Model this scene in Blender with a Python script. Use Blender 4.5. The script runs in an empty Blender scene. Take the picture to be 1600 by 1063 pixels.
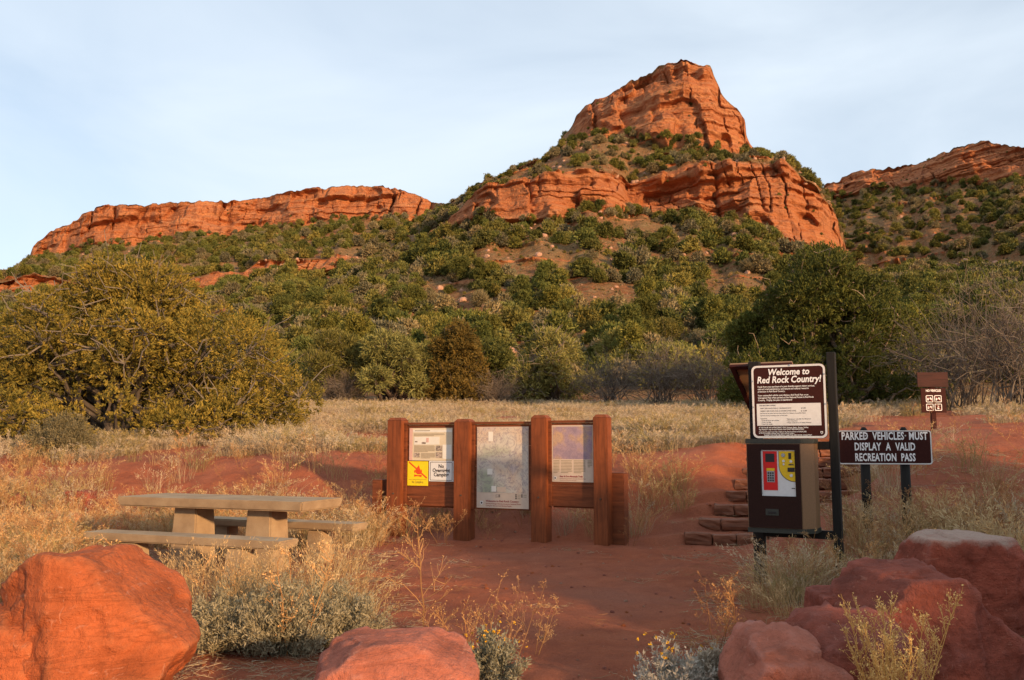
import bpy, bmesh, math, random
import numpy as np
from mathutils import Vector, Matrix

# ------------------------------------------------------------------ camera
F, CX, CY, HC, HORIZON = 1390.0, 800.0, 531.5, 1.38, 690.0
TH = math.atan((HORIZON - CY) / F)
CT, ST = math.cos(TH), math.sin(TH)
scene = bpy.context.scene
COL = scene.collection
cam_d = bpy.data.cameras.new("camera"); cam = bpy.data.objects.new("camera", cam_d); COL.objects.link(cam)
cam.location = (0, 0, HC); cam.rotation_euler = (math.pi / 2 + TH, 0, 0)
cam_d.sensor_width = 36.0; cam_d.lens = 36.0 * F / 1600.0
cam_d.clip_start = 0.1; cam_d.clip_end = 6000
scene.camera = cam
# ------------------------------------------------------------------ sky and sun
SUN_AZ, SUN_EL = math.radians(38), math.radians(12.0)     # azimuth: to the right of straight behind the camera
SUN = Vector((math.sin(SUN_AZ) * math.cos(SUN_EL), -math.cos(SUN_AZ) * math.cos(SUN_EL), math.sin(SUN_EL)))
world = bpy.data.worlds.new("World"); scene.world = world; world.use_nodes = True
wt = world.node_tree; wt.nodes.clear()
def wn(t, **k):
    n = wt.nodes.new(t)
    for a, v in k.items(): setattr(n, a, v)
    return n
w_out = wn("ShaderNodeOutputWorld"); w_bg = wn("ShaderNodeBackground")
w_sky = wn("ShaderNodeTexSky", sky_type='NISHITA', sun_disc=False, sun_elevation=SUN_EL,
           sun_rotation=math.pi - SUN_AZ, altitude=1300.0, air_density=1.0, dust_density=1.2, ozone_density=1.2)
w_co = wn("ShaderNodeTexCoord"); w_map = wn("ShaderNodeMapping"); w_map.inputs["Scale"].default_value = (1.0, 1.3, 3.2)
w_map.inputs["Rotation"].default_value = (0.0, 0.35, 0.3)
w_noi = wn("ShaderNodeTexNoise"); w_noi.inputs["Scale"].default_value = 1.7; w_noi.inputs["Detail"].default_value = 6; w_noi.inputs["Roughness"].default_value = 0.5
w_noi.inputs["Distortion"].default_value = 0.5
w_rmp = wn("ShaderNodeMapRange"); w_rmp.inputs[1].default_value = 0.33; w_rmp.inputs[2].default_value = 0.72; w_rmp.inputs[3].default_value = 0.5; w_rmp.inputs[4].default_value = 0.93
w_mix = wn("ShaderNodeMix", data_type='RGBA')
w_mix.inputs["B"].default_value = (5.0, 5.6, 6.2, 1)      # thin high cloud
wl = wt.links.new
wl(w_co.outputs["Generated"], w_map.inputs[0]); wl(w_map.outputs[0], w_noi.inputs[0]); wl(w_noi.outputs[0], w_rmp.inputs[0])
wl(w_rmp.outputs[0], w_mix.inputs["Factor"]); wl(w_sky.outputs[0], w_mix.inputs["A"]); wl(w_mix.outputs["Result"], w_bg.inputs[0])
w_bg.inputs[1].default_value = 0.14
wl(w_bg.outputs[0], w_out.inputs[0])
sun_d = bpy.data.lights.new("sun", 'SUN'); sun = bpy.data.objects.new("sun", sun_d); COL.objects.link(sun)
sun_d.energy = 5.0; sun_d.angle = math.radians(2.2); sun_d.color = (1.0, 0.64, 0.33)
sun.rotation_euler = SUN.to_track_quat('Z', 'Y').to_euler()
scene.view_settings.view_transform = 'Standard'; scene.view_settings.look = 'None'
scene.view_settings.gamma = 1.0; scene.view_settings.exposure = 0.36
scene.render.engine = 'CYCLES'
scene.cycles.max_bounces = 4; scene.cycles.transparent_max_bounces = 4
# ------------------------------------------------------------------ helpers
random.seed(7); RNG = np.random.default_rng(7)
def ut(px, py):
    xc = (np.asarray(px, float) - CX) / F; yc = (CY - np.asarray(py, float)) / F
    den = CT - yc * ST
    return xc / den, (ST + yc * CT) / den
def P(px, py, d):
    u, t = ut(px, py); return Vector((float(u) * d, d, HC + float(t) * d))
def GP(px, py, z=0.0):
    u, t = ut(px, py); d = (z - HC) / float(t); return Vector((float(u) * d, d, z))

def _hash(ix, iy, iz, seed):
    h = (ix.astype(np.int64) * 374761393 + iy.astype(np.int64) * 668265263 + iz.astype(np.int64) * 2147483647 + seed * 1274126177) & 0xffffffff
    h = ((h ^ (h >> 13)) * 1274126177) & 0xffffffff
    h = ((h ^ (h >> 16)) * 2246822519) & 0xffffffff
    return ((h ^ (h >> 15)) & 0xffffff) / float(0xffffff)
def vnoise(x, y, z=0.0, seed=0):
    x, y, z = np.broadcast_arrays(np.asarray(x, float), np.asarray(y, float), np.asarray(z, float))
    ix, iy, iz = np.floor(x), np.floor(y), np.floor(z)
    fx, fy, fz = x - ix, y - iy, z - iz
    fx, fy, fz = [f * f * f * (f * (f * 6 - 15) + 10) for f in (fx, fy, fz)]
    r = 0
    for a in (0, 1):
        wa = fx if a else 1 - fx
        for b in (0, 1):
            wb = fy if b else 1 - fy
            for c in (0, 1):
                wc = fz if c else 1 - fz
                r = r + wa * wb * wc * _hash(ix + a, iy + b, iz + c, seed)
    return r
def fbm(x, y, z=0.0, oct=4, seed=0, gain=0.5):
    r, a, s = 0, 1.0, 0.0
    x, y, z = np.asarray(x, float), np.asarray(y, float), np.asarray(z, float)
    for i in range(oct):
        r = r + a * vnoise(x, y, z, seed + i * 17); s += a; a *= gain
        x, y, z = x * 2.03, y * 2.03, z * 2.03
    return r / s
def sstep(a, b, x):
    t = np.clip((np.asarray(x, float) - a) / (b - a), 0, 1); return t * t * (3 - 2 * t)

def mesh_np(name, V, Fa, var=None, smooth=False):
    """fast mesh from numpy; Fa (M,k)"""
    V = np.ascontiguousarray(V, np.float32); Fa = np.ascontiguousarray(Fa, np.int32)
    me = bpy.data.meshes.new(name)
    me.vertices.add(len(V)); me.vertices.foreach_set("co", V.ravel())
    M, k = Fa.shape
    me.loops.add(M * k); me.loops.foreach_set("vertex_index", Fa.ravel())
    me.polygons.add(M); me.polygons.foreach_set("loop_start", np.arange(0, M * k, k, dtype=np.int32))
    me.polygons.foreach_set("loop_total", np.full(M, k, np.int32))
    me.polygons.foreach_set("use_smooth", np.full(M, bool(smooth)))
    if var is not None:
        at = me.attributes.new("var", 'FLOAT', 'FACE'); at.data.foreach_set("value", np.ascontiguousarray(var, np.float32))
    me.update(calc_edges=True)
    return me
def link(name, data, mat=None, parent=None):
    o = bpy.data.objects.new(name, data); COL.objects.link(o)
    if mat is not None and data is not None:
        data.materials.clear(); data.materials.append(mat)
    if parent is not None: o.parent = parent
    return o
def tag(o, label=None, cat=None, group=None, kind=None):
    if label: o["label"] = label
    if cat: o["category"] = cat
    if group: o["group"] = group
    if kind: o["kind"] = kind
    return o
def empty(name, loc=(0, 0, 0), rz=0.0, label=None, cat=None, group=None, parent=None):
    o = bpy.data.objects.new(name, None); COL.objects.link(o); o.location = loc; o.rotation_euler = (0, 0, rz)
    o.empty_display_size = 0.1
    if parent is not None: o.parent = parent
    return tag(o, label, cat, group)
def copy_tree(o, parent=None):
    c = o.copy(); COL.objects.link(c); c.parent = parent
    for ch in list(o.children): copy_tree(ch, c)
    return c

# shape collectors on bmesh ------------------------------------------------
def bm_box(bm, x0, x1, y0, y1, z0, z1, bev=0.0):
    r = bmesh.ops.create_cube(bm, size=1.0)
    for v in r["verts"]:
        v.co = Vector((x0 + (v.co.x + .5) * (x1 - x0), y0 + (v.co.y + .5) * (y1 - y0), z0 + (v.co.z + .5) * (z1 - z0)))
    if bev > 0:
        es = list({e for v in r["verts"] for e in v.link_edges})
        bmesh.ops.bevel(bm, geom=es, offset=bev, segments=2, affect='EDGES', profile=0.6)
def bm_prism(bm, pts, a0, a1, axis='y'):
    """extrude 2-D outline. axis y: pts are (x,z); axis z: pts are (x,y)"""
    def mk(p, a): return (p[0], a, p[1]) if axis == 'y' else (p[0], p[1], a)
    A = [bm.verts.new(mk(p, a0)) for p in pts]; B = [bm.verts.new(mk(p, a1)) for p in pts]
    n = len(pts)
    bm.faces.new(A); bm.faces.new(B[::-1])
    for i in range(n): bm.faces.new((A[i], B[i], B[(i + 1) % n], A[(i + 1) % n]))
    bmesh.ops.recalc_face_normals(bm, faces=bm.faces)
def rrect(x0, x1, z0, z1, r, n=5):
    pts = []
    for cx, cz, a in ((x1 - r, z1 - r, 0), (x0 + r, z1 - r, 90), (x0 + r, z0 + r, 180), (x1 - r, z0 + r, 270)):
        for i in range(n + 1):
            t = math.radians(a + 90 * i / n); pts.append((cx + r * math.cos(t), cz + r * math.sin(t)))
    return pts
def bm_obj(name, bm, mat, parent=None, smooth=False):
    me = bpy.data.meshes.new(name); bm.normal_update(); bm.to_mesh(me); bm.free()
    if smooth:
        for p in me.polygons: p.use_smooth = True
    return link(name, me, mat, parent)
def box(name, dims, mat, parent=None, bev=0.004):
    bm = bmesh.new(); bm_box(bm, *dims, bev=bev); return bm_obj(name, bm, mat, parent)
def prism(name, pts, a0, a1, mat, parent=None, axis='y'):
    bm = bmesh.new(); bm_prism(bm, pts, a0, a1, axis); return bm_obj(name, bm, mat, parent)
def ring(name, outer, inner, y0, y1, mat, parent):
    bm = bmesh.new(); n = len(outer)
    L = [[bm.verts.new((p[0], y, p[1])) for p in pts] for pts in (outer, inner) for y in (y0, y1)]
    for i in range(n):
        j = (i + 1) % n
        bm.faces.new((L[0][i], L[0][j], L[2][j], L[2][i])); bm.faces.new((L[1][i], L[3][i], L[3][j], L[1][j]))
        bm.faces.new((L[0][i], L[1][i], L[1][j], L[0][j])); bm.faces.new((L[2][i], L[2][j], L[3][j], L[3][i]))
    bmesh.ops.recalc_face_normals(bm, faces=bm.faces)
    return bm_obj(name, bm, mat, parent)
def text(body, size, x, z, y, mat, parent, name="lettering", align='LEFT', bold=0.0, shear=0.0, sx=1.0, space=1.0, line=1.0, rot=0.0):
    cu = bpy.data.curves.new("t", 'FONT'); cu.body = body; cu.size = size; cu.align_x = align; cu.offset = min(bold, size * (.03 if size > .03 else .015))
    cu.shear = shear; cu.resolution_u = 2; cu.space_character = space; cu.space_line = line; cu.fill_mode = 'FRONT'
    tmp = bpy.data.objects.new("t", cu); COL.objects.link(tmp)
    me = bpy.data.meshes.new_from_object(tmp.evaluated_get(bpy.context.evaluated_depsgraph_get()))
    bpy.data.objects.remove(tmp)
    o = link(name, me, mat, parent)
    o.matrix_local = Matrix.Translation((x, y, z)) @ Matrix.Rotation(rot, 4, 'Y') @ Matrix.Rotation(math.pi / 2, 4, 'X') @ Matrix.Diagonal((sx, 1, 1, 1))
    return o

# tubes, ribbons, tufts ----------------------------------------------------
def tubes(Pk, R, sides=3):
    """Pk (N,K,3) polylines, R (N,K) radii -> verts, quads"""
    N, K, _ = Pk.shape
    T = np.gradient(Pk, axis=1); T /= np.linalg.norm(T, axis=2, keepdims=True) + 1e-9
    ref = np.where(np.abs(T[..., 2:3]) > 0.9, np.array([1.0, 0, 0]), np.array([0, 0, 1.0]))
    A = np.cross(T, ref); A /= np.linalg.norm(A, axis=2, keepdims=True) + 1e-9
    B = np.cross(T, A)
    ang = np.arange(sides) * 2 * math.pi / sides
    V = Pk[:, :, None, :] + R[:, :, None, None] * (np.cos(ang)[None, None, :, None] * A[:, :, None, :] + np.sin(ang)[None, None, :, None] * B[:, :, None, :])
    idx = np.arange(N * K * sides).reshape(N, K, sides)
    a = idx[:, :-1, :]; b = np.roll(a, -1, axis=2); c = idx[:, 1:, :]; d = np.roll(c, -1, axis=2)
    return V.reshape(-1, 3), np.stack([a, b, d, c], -1).reshape(-1, 4)
def ribbons(Pk, W, side):
    """flat blades: Pk (N,K,3), W (N,K), side (N,3)"""
    N, K, _ = Pk.shape
    V = np.stack([Pk - side[:, None, :] * W[..., None], Pk + side[:, None, :] * W[..., None]], 2)
    idx = np.arange(N * K * 2).reshape(N, K, 2)
    Q = np.stack([idx[:, :-1, 0], idx[:, :-1, 1], idx[:, 1:, 1], idx[:, 1:, 0]], -1).reshape(-1, 4)
    return V.reshape(-1, 3), Q
def unit(v): return v / (np.linalg.norm(v, axis=-1, keepdims=True) + 1e-9)
def tufts(C, D, m, length, width, spread, rng, curl=0.0):
    """m narrow triangles per tuft leaving C (N,3) round direction D (N,3)"""
    N = len(C)
    d = unit(D[:, None, :] + spread * rng.normal(size=(N, m, 3)))
    s = unit(np.cross(d, rng.normal(size=(N, m, 3))))
    L = length * (0.6 + 0.8 * rng.random((N, m, 1))); W = width * (0.6 + 0.8 * rng.random((N, m, 1)))
    o = C[:, None, :] + rng.normal(size=(N, m, 3)) * length * 0.32
    tip = o + d * L; mid = o + d * L * 0.45
    V = np.stack([o, mid + s * W, tip, mid - s * W], 2).reshape(-1, 3)
    Q = np.arange(N * m * 4).reshape(-1, 4)
    return V, Q
def merge(parts):
    Vs, Qs, vs, off = [], [], [], 0
    for V, Q, var in parts:
        Vs.append(V); Qs.append(Q + off); off += len(V)
        vs.append(np.full(len(Q), var) if np.isscalar(var) else var)
    return np.concatenate(Vs), np.concatenate(Qs), np.concatenate(vs)

# ------------------------------------------------------------------ materials
class NT:
    def __init__(s, name):
        s.m = bpy.data.materials.new(name); s.m.use_nodes = True; s.t = s.m.node_tree; s.t.nodes.clear()
        s.out = s.n("ShaderNodeOutputMaterial"); s.b = s.n("ShaderNodeBsdfPrincipled"); s.l(s.b.outputs[0], s.out.inputs[0])
        s.b.inputs["Roughness"].default_value = 0.85; s.b.inputs["Specular IOR Level"].default_value = 0.25
    def n(s, t, **k):
        n = s.t.nodes.new(t)
        for a, v in k.items(): setattr(n, a, v)
        return n
    def l(s, a, b): s.t.links.new(a, b)
    def coord(s, kind="pos", scale=(1, 1, 1), rot=(0, 0, 0)):
        src = s.n("ShaderNodeNewGeometry").outputs["Position"] if kind == "pos" else s.n("ShaderNodeTexCoord").outputs[kind]
        mp = s.n("ShaderNodeMapping"); mp.inputs["Scale"].default_value = scale; mp.inputs["Rotation"].default_value = rot
        s.l(src, mp.inputs[0]); return mp.outputs[0]
    def noise(s, co, scale, detail=4, rough=0.55, dist=0.0):
        n = s.n("ShaderNodeTexNoise"); n.inputs["Scale"].default_value = scale; n.inputs["Detail"].default_value = detail
        n.inputs["Roughness"].default_value = rough; n.inputs["Distortion"].default_value = dist
        s.l(co, n.inputs["Vector"]); return n.outputs["Fac"]
    def vor(s, co, scale, feature='F1', out="Distance"):
        n = s.n("ShaderNodeTexVoronoi"); n.feature = feature; n.inputs["Scale"].default_value = scale; s.l(co, n.inputs["Vector"]); return n.outputs[out]
    def ramp(s, fac, stops, interp='LINEAR'):
        n = s.n("ShaderNodeValToRGB"); n.color_ramp.interpolation = interp; e = n.color_ramp.elements
        while len(e) < len(stops): e.new(0.5)
        for i, (p, c) in enumerate(stops):
            e[i].position = p; e[i].color = (c[0], c[1], c[2], 1) if not np.isscalar(c) else (c, c, c, 1)
        s.l(fac, n.inputs[0]); return n.outputs["Color"]
    def mix(s, fac, a, b, mode='MIX'):
        n = s.n("ShaderNodeMix", data_type='RGBA', blend_type=mode)
        for key, v in (("Factor", fac), ("A", a), ("B", b)):
            i = n.inputs[key] if key != "Factor" else n.inputs[0]
            if isinstance(v, (int, float)): i.default_value = v
            elif isinstance(v, tuple): i.default_value = (v[0], v[1], v[2], 1)
            else: s.l(v, i)
        return n.outputs["Result"]
    def math(s, op, a, b=0.0):
        n = s.n("ShaderNodeMath", operation=op)
        for i, v in enumerate((a, b)):
            if isinstance(v, (int, float)): n.inputs[i].default_value = v
            else: s.l(v, n.inputs[i])
        return n.outputs[0]
    def attr(s, name): n = s.n("ShaderNodeAttribute"); n.attribute_name = name; return n.outputs["Fac"]
    def orand(s): return s.n("ShaderNodeObjectInfo").outputs["Random"]
    def color(s, c):
        if isinstance(c, tuple): s.b.inputs["Base Color"].default_value = (c[0], c[1], c[2], 1)
        else: s.l(c, s.b.inputs["Base Color"])
    def bump(s, h, strength=0.4, dist=0.02):
        n = s.n("ShaderNodeBump"); n.inputs["Strength"].default_value = strength; n.inputs["Distance"].default_value = dist
        s.l(h, n.inputs["Height"]); s.l(n.outputs[0], s.b.inputs["Normal"])
    def rough(s, r): s.b.inputs["Roughness"].default_value = r

def m_plain(name, c, rough=0.6, var=0.12, scale=30, spec=0.3, metal=0.0, bump=0.0):
    n = NT(name); co = n.coord("Object"); f = n.noise(co, scale, 5, 0.65)
    lo = tuple(x * (1 - var * 1.6) for x in c); hi = tuple(min(1, x * (1 + var * 1.6)) for x in c)
    n.color(n.ramp(f, [(0.3, lo), (0.7, hi)])); n.rough(rough); n.b.inputs["Specular IOR Level"].default_value = spec
    n.b.inputs["Metallic"].default_value = metal
    if bump: n.bump(f, bump, 0.004)
    return n.m
def m_leaf(name, cols, rough=0.8, trans=0.12, inst=0.35):
    n = NT(name); v = n.attr("var"); r = n.orand()
    c = n.ramp(v, [(i / (len(cols) - 1), k) for i, k in enumerate(cols)])
    mul = n.math('ADD', n.math('MULTIPLY', r, inst), 1 - inst * 0.6)
    g = n.n("ShaderNodeCombineColor"); [n.l(mul, g.inputs[i]) for i in range(3)]
    c2 = n.mix(1.0, c, g.outputs[0], 'MULTIPLY')
    c2 = n.mix(n.math('MULTIPLY', n.math('FRACT', n.math('MULTIPLY', r, 7.31)), inst), c2, n.mix(1.0, c2, (1.5, 1.12, .75), 'MULTIPLY')); n.color(c2); n.rough(rough); n.b.inputs["Specular IOR Level"].default_value = 0.15
    t = n.n("ShaderNodeBsdfTranslucent"); n.l(c2, t.inputs[0])
    ms = n.n("ShaderNodeMixShader"); ms.inputs[0].default_value = trans
    n.l(n.b.outputs[0], ms.inputs[1]); n.l(t.outputs[0], ms.inputs[2]); n.l(ms.outputs[0], n.out.inputs[0])
    return n.m
M = {}
def m_dirt():
    n = NT("red_dirt"); co = n.coord()
    big = n.noise(co, 0.35, 4, 0.6); mid = n.noise(co, 3.0, 5, 0.65); fine = n.noise(co, 60, 4, 0.75); grit = n.noise(co, 190, 2, 0.8)
    c = n.ramp(mid, [(0.3, (0.31, 0.085, 0.043)), (0.55, (0.43, 0.122, 0.056)), (0.75, (0.51, 0.165, 0.082))])
    c = n.mix(n.ramp(big, [(0.42, 0.0), (0.62, 0.55)]), c, (0.38, 0.16, 0.105))
    c = n.mix(n.ramp(fine, [(0.4, 0.0), (0.65, 0.55)]), c, (0.22, 0.07, 0.04))
    c = n.mix(n.ramp(grit, [(0.58, 0.0), (0.72, 0.5)]), c, (0.48, 0.235, 0.15))
    n.color(c); n.rough(0.95); n.b.inputs["Specular IOR Level"].default_value = 0.1
    h = n.math('ADD', n.math('MULTIPLY', mid, 2.0), n.math('ADD', n.math('MULTIPLY', fine, 0.6), n.math('MULTIPLY', grit, 0.25)))
    n.bump(h, 1.0, 0.04); return n.m
def m_hill():
    n = NT("sandstone_hill"); co = n.coord(); cl = n.attr("cliff")
    # rock
    warp = n.noise(n.coord(scale=(.03, .03, .03)), 1.0, 3)
    st = n.noise(n.coord(scale=(.025, .025, .55)), 1.0, 6, 0.6, 0.6)
    st2 = n.noise(n.coord(scale=(.06, .06, 2.2)), 1.0, 3, 0.6, 0.3)
    rock = n.ramp(st, [(0.28, (0.36, 0.105, 0.04)), (0.42, (0.52, 0.185, 0.068)), (0.52, (0.43, 0.135, 0.05)), (0.62, (0.57, 0.235, 0.095)), (0.75, (0.47, 0.155, 0.06))])
    rock = n.mix(n.ramp(st2, [(0.42, 0.0), (0.62, 0.4)]), rock, (0.55, 0.27, 0.15))
    streak = n.noise(n.coord(scale=(.35, .35, .03)), 1.0, 5, 0.6, 0.2)
    rock = n.mix(n.ramp(streak, [(0.54, 0.0), (0.68, 0.65)]), rock, (0.14, 0.045, 0.026))
    spots = n.noise(co, 0.7, 7, 0.75)
    rock = n.mix(n.ramp(spots, [(0.55, 0.0), (0.70, 0.5)]), rock, (0.17, 0.055, 0.03))
    # slope soil
    s1 = n.noise(co, 0.05, 4, 0.6); s2 = n.noise(co, 0.45, 5, 0.7); s3 = n.noise(co, 1.5, 6, 0.8)
    soil = n.ramp(s2, [(0.3, (0.27, 0.085, 0.035)), (0.48, (0.36, 0.14, 0.06)), (0.62, (0.33, 0.2, 0.1)), (0.8, (0.36, 0.24, 0.13))])
    soil = n.mix(n.ramp(s1, [(0.38, 0.0), (0.6, 0.6)]), soil, (0.30, 0.2, 0.09))
    soil = n.mix(n.ramp(s3, [(0.47, 0.0), (0.62, 0.75)]), soil, (0.10, 0.085, 0.03))
    soil = n.mix(n.ramp(s3, [(0.3, 0.6), (0.4, 0.0)]), soil, (0.44, 0.25, 0.16))
    f = n.ramp(n.math('ADD', cl, n.math('MULTIPLY', n.math('SUBTRACT', s2, 0.5), 0.9)), [(0.38, 0.0), (0.56, 1.0)])
    n.color(n.mix(f, soil, rock)); n.rough(0.93); n.b.inputs["Specular IOR Level"].default_value = 0.1
    h = n.math('ADD', n.math('MULTIPLY', st2, 0.35), n.math('ADD', n.math('MULTIPLY', spots, 1.0), n.math('MULTIPLY', s3, 0.5)))
    n.bump(h, 0.85, 1.6); return n.m
def m_rock(name, base, pale=0.35, topz=None, topcol=(0.5, 0.4, 0.32)):
    n = NT(name); co = n.coord("Object")
    a = n.noise(co, 2.2, 6, 0.62, 0.3); b = n.noise(co, 14, 5, 0.7); g = n.noise(co, 42, 4, 0.8)
    lo = tuple(x * 0.55 for x in base); hi = tuple(min(1, x * 1.22) for x in base)
    c = n.ramp(a, [(0.3, lo), (0.5, base), (0.7, hi)])
    c = n.mix(n.ramp(b, [(0.5, 0.0), (0.72, 0.65)]), c, tuple(x * 0.5 for x in base))
    bed = n.noise(n.coord("Object", (1.3, 1.3, 9), (0.5, -0.45, 0.0)), 1.0, 6, 0.65, 1.2)
    c = n.mix(n.ramp(bed, [(0.455, 0.0), (0.475, 0.16), (0.495, 0.0)]), c, tuple(x * 0.45 for x in base))
    c = n.mix(n.ramp(bed, [(0.55, 0.0), (0.66, 0.22)]), c, (min(1, base[0] * 1.3), base[1] * 1.6, base[2] * 1.8))
    sc = n.noise(n.coord("Object", (9, 2.2, 22), (0.5, 0.9, 0.2)), 1.0, 5, 0.6, 1.6)
    c = n.mix(n.ramp(sc, [(0.62, 0.0), (0.69, pale), (0.76, 0.0)]), c, (0.56, 0.27, 0.18))
    sc2 = n.noise(n.coord("Object", (20, 5, 6), (1.5, 0.2, 1.1)), 1.0, 4, 0.6, 2.0)
    c = n.mix(n.ramp(sc2, [(0.64, 0.0), (0.70, pale), (0.74, 0.0)]), c, (0.6, 0.32, 0.22))
    if topz is not None:
        z = n.n("ShaderNodeSeparateXYZ"); n.l(n.n("ShaderNodeTexCoord").outputs["Object"], z.inputs[0])
        t = n.math('ADD', z.outputs[2], n.math('MULTIPLY', n.math('SUBTRACT', n.noise(co, 7, 5, 0.7), 0.5), 0.16))
        k = n.n("ShaderNodeMapRange"); k.inputs[1].default_value = topz - 0.02; k.inputs[2].default_value = topz + 0.03; n.l(t, k.inputs[0])
        c = n.mix(k.outputs[0], c, n.mix(b, topcol, tuple(x * 0.6 for x in topcol)))
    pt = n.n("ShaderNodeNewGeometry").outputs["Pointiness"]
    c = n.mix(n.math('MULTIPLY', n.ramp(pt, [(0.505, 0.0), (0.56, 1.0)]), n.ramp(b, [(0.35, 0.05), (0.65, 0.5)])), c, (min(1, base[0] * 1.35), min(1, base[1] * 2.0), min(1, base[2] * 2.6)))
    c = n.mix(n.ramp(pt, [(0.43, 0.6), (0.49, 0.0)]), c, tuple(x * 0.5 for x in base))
    c = n.mix(n.ramp(g, [(0.52, 0.0), (0.7, 0.35)]), c, tuple(x * 0.45 for x in base))
    n.color(c); n.rough(0.9); n.b.inputs["Specular IOR Level"].default_value = 0.2
    h = n.math('ADD', n.math('MULTIPLY', a, 2.0), n.math('ADD', n.math('MULTIPLY', b, 0.8), n.math('ADD', n.math('MULTIPLY', g, 0.4), n.math('MULTIPLY', n.ramp(bed, [(0.45, 1.0), (0.475, 0.0), (0.50, 1.0)]), 0.06))))
    n.bump(h, 0.9, 0.035); return n.m
def m_wood(name, base, axis=2, scale=1.0):
    n = NT(name); sc = [9 * scale] * 3; sc[axis] = 0.7 * scale
    co = n.coord("Object", tuple(sc)); a = n.noise(co, 3.0, 6, 0.65, 0.6); w = n.noise(n.coord("Object"), 5, 4, 0.6)
    c = n.ramp(a, [(0.25, tuple(x * 0.45 for x in base)), (0.5, base), (0.75, tuple(min(1, x * 1.45) for x in base))])
    c = n.mix(n.ramp(w, [(0.5, 0.0), (0.8, 0.6)]), c, tuple(x * 0.5 for x in base))
    n.color(c); n.rough(0.7); n.bump(a, 0.5, 0.006); return n.m
def m_concrete():
    n = NT("concrete"); co = n.coord("Object"); a = n.noise(co, 3, 6, 0.65); b = n.noise(co, 120, 3, 0.8)
    c = n.ramp(a, [(0.3, (0.25, 0.165, 0.095)), (0.55, (0.36, 0.25, 0.15)), (0.75, (0.43, 0.32, 0.2))])
    c = n.mix(n.ramp(b, [(0.5, 0.0), (0.7, 0.45)]), c, (0.2, 0.16, 0.12)); n.color(c); n.rough(0.9); n.bump(b, 0.5, 0.004); return n.m
M["dirt"] = m_dirt(); M["hill"] = m_hill()
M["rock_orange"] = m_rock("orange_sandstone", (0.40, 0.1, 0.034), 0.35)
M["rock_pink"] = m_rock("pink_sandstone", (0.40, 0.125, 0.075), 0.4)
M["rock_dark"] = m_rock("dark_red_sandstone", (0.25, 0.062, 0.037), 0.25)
M["rock_cap"] = m_rock("bleached_top_sandstone", (0.29, 0.07, 0.04), 0.25, 0.315, (0.50, 0.34, 0.26))
M["wood_red"] = m_wood("red_stained_timber", (0.19, 0.05, 0.015))
M["wood_panel"] = m_wood("red_stained_board", (0.17, 0.047, 0.016), 0)
M["step_block"] = m_wood("step_block_stone", (0.19, 0.07, 0.036), 0)
M["concrete"] = m_concrete()
M["black_post"] = m_wood("blackened_post", (0.012, 0.010, 0.008))
M["brown_paint"] = m_plain("dark_brown_paint", (0.042, 0.0105, 0.008), 0.7, 0.1, 40, 0.12)
M["maroon"] = m_wood("weathered_maroon_board", (0.05, 0.014, 0.01), 0)
M["lit_brown"] = m_plain("sunlit_brown_enamel", (0.23, 0.125, 0.06), 0.45, 0.16, 160, 0.4)  # sunlit tan painted into the brown of cabinet sides and solar panel underside
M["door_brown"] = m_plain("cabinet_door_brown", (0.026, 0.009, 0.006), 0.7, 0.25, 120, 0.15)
M["trim_green"] = m_plain("dark_green_trim", (0.035, 0.036, 0.027), 0.5, 0.15, 60, 0.35)
M["white"] = m_plain("white_paint", (0.66, 0.64, 0.62), 0.5, 0.04, 30)
M["letter"] = m_plain("white_lettering", (0.82, 0.81, 0.8), 0.5, 0.03, 30)
M["ink"] = m_plain("dark_ink", (0.05, 0.035, 0.03), 0.6, 0.1, 30)
M["ink_red"] = m_plain("red_brown_ink", (0.28, 0.035, 0.035), 0.6, 0.1, 30)
M["red"] = m_plain("red_enamel", (0.62, 0.012, 0.01), 0.4, 0.05, 20)
M["yellow"] = m_plain("yellow_enamel", (0.72, 0.46, 0.012), 0.4, 0.04, 20)
M["yellow_sign"] = m_plain("yellow_sign_paint", (0.82, 0.58, 0.01), 0.5, 0.04, 20)
M["orange_ink"] = m_plain("orange_red_ink", (0.66, 0.07, 0.012), 0.5, 0.05, 20)
M["grey_metal"] = m_plain("grey_metal", (0.32, 0.33, 0.34), 0.4, 0.1, 60, 0.5, 0.6)
M["galv"] = m_plain("galvanised_bolt", (0.5, 0.5, 0.48), 0.4, 0.1, 60, 0.5, 0.8)
M["black"] = m_plain("black_plastic", (0.01, 0.01, 0.011), 0.3, 0.1, 40, 0.4)
M["poster"] = m_plain("cream_poster", (0.62, 0.52, 0.37), 0.5, 0.03, 10)
M["poster_pink"] = m_plain("pink_poster_margin", (0.62, 0.38, 0.32), 0.5, 0.04, 10)
M["paper_white"] = m_plain("white_print", (0.7, 0.66, 0.58), 0.5, 0.03, 10)
M["photo_grey"] = m_plain("printed_photo", (0.32, 0.25, 0.2), 0.5, 0.6, 40)
M["text_grey"] = m_plain("grey_brown_print", (0.30, 0.24, 0.17), 0.6, 0.1, 30)
M["tan_slab"] = m_plain("map_margin", (0.56, 0.44, 0.34), 0.5, 0.04, 10)
def m_map(name, lo, hi, accent, green, scale):
    n = NT(name); co = n.coord("Object")
    r = n.noise(co, 5 * scale, 8, 0.68, 1.2); b = n.noise(co, 1.6 * scale, 3, 0.5); d = n.noise(co, 11 * scale, 6, 0.7, 2.0)
    c = n.ramp(b, [(0.35, lo), (0.5, hi), (0.62, accent), (0.75, green)])
    c = n.mix(n.ramp(r, [(0.47, 0.0), (0.5, 0.6), (0.53, 0.0)]), c, (0.18, 0.13, 0.17))
    c = n.mix(n.ramp(d, [(0.53, 0.0), (0.66, 0.65)]), c, (0.24, 0.17, 0.22)); n.color(c); n.rough(0.5); return n.m
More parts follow.
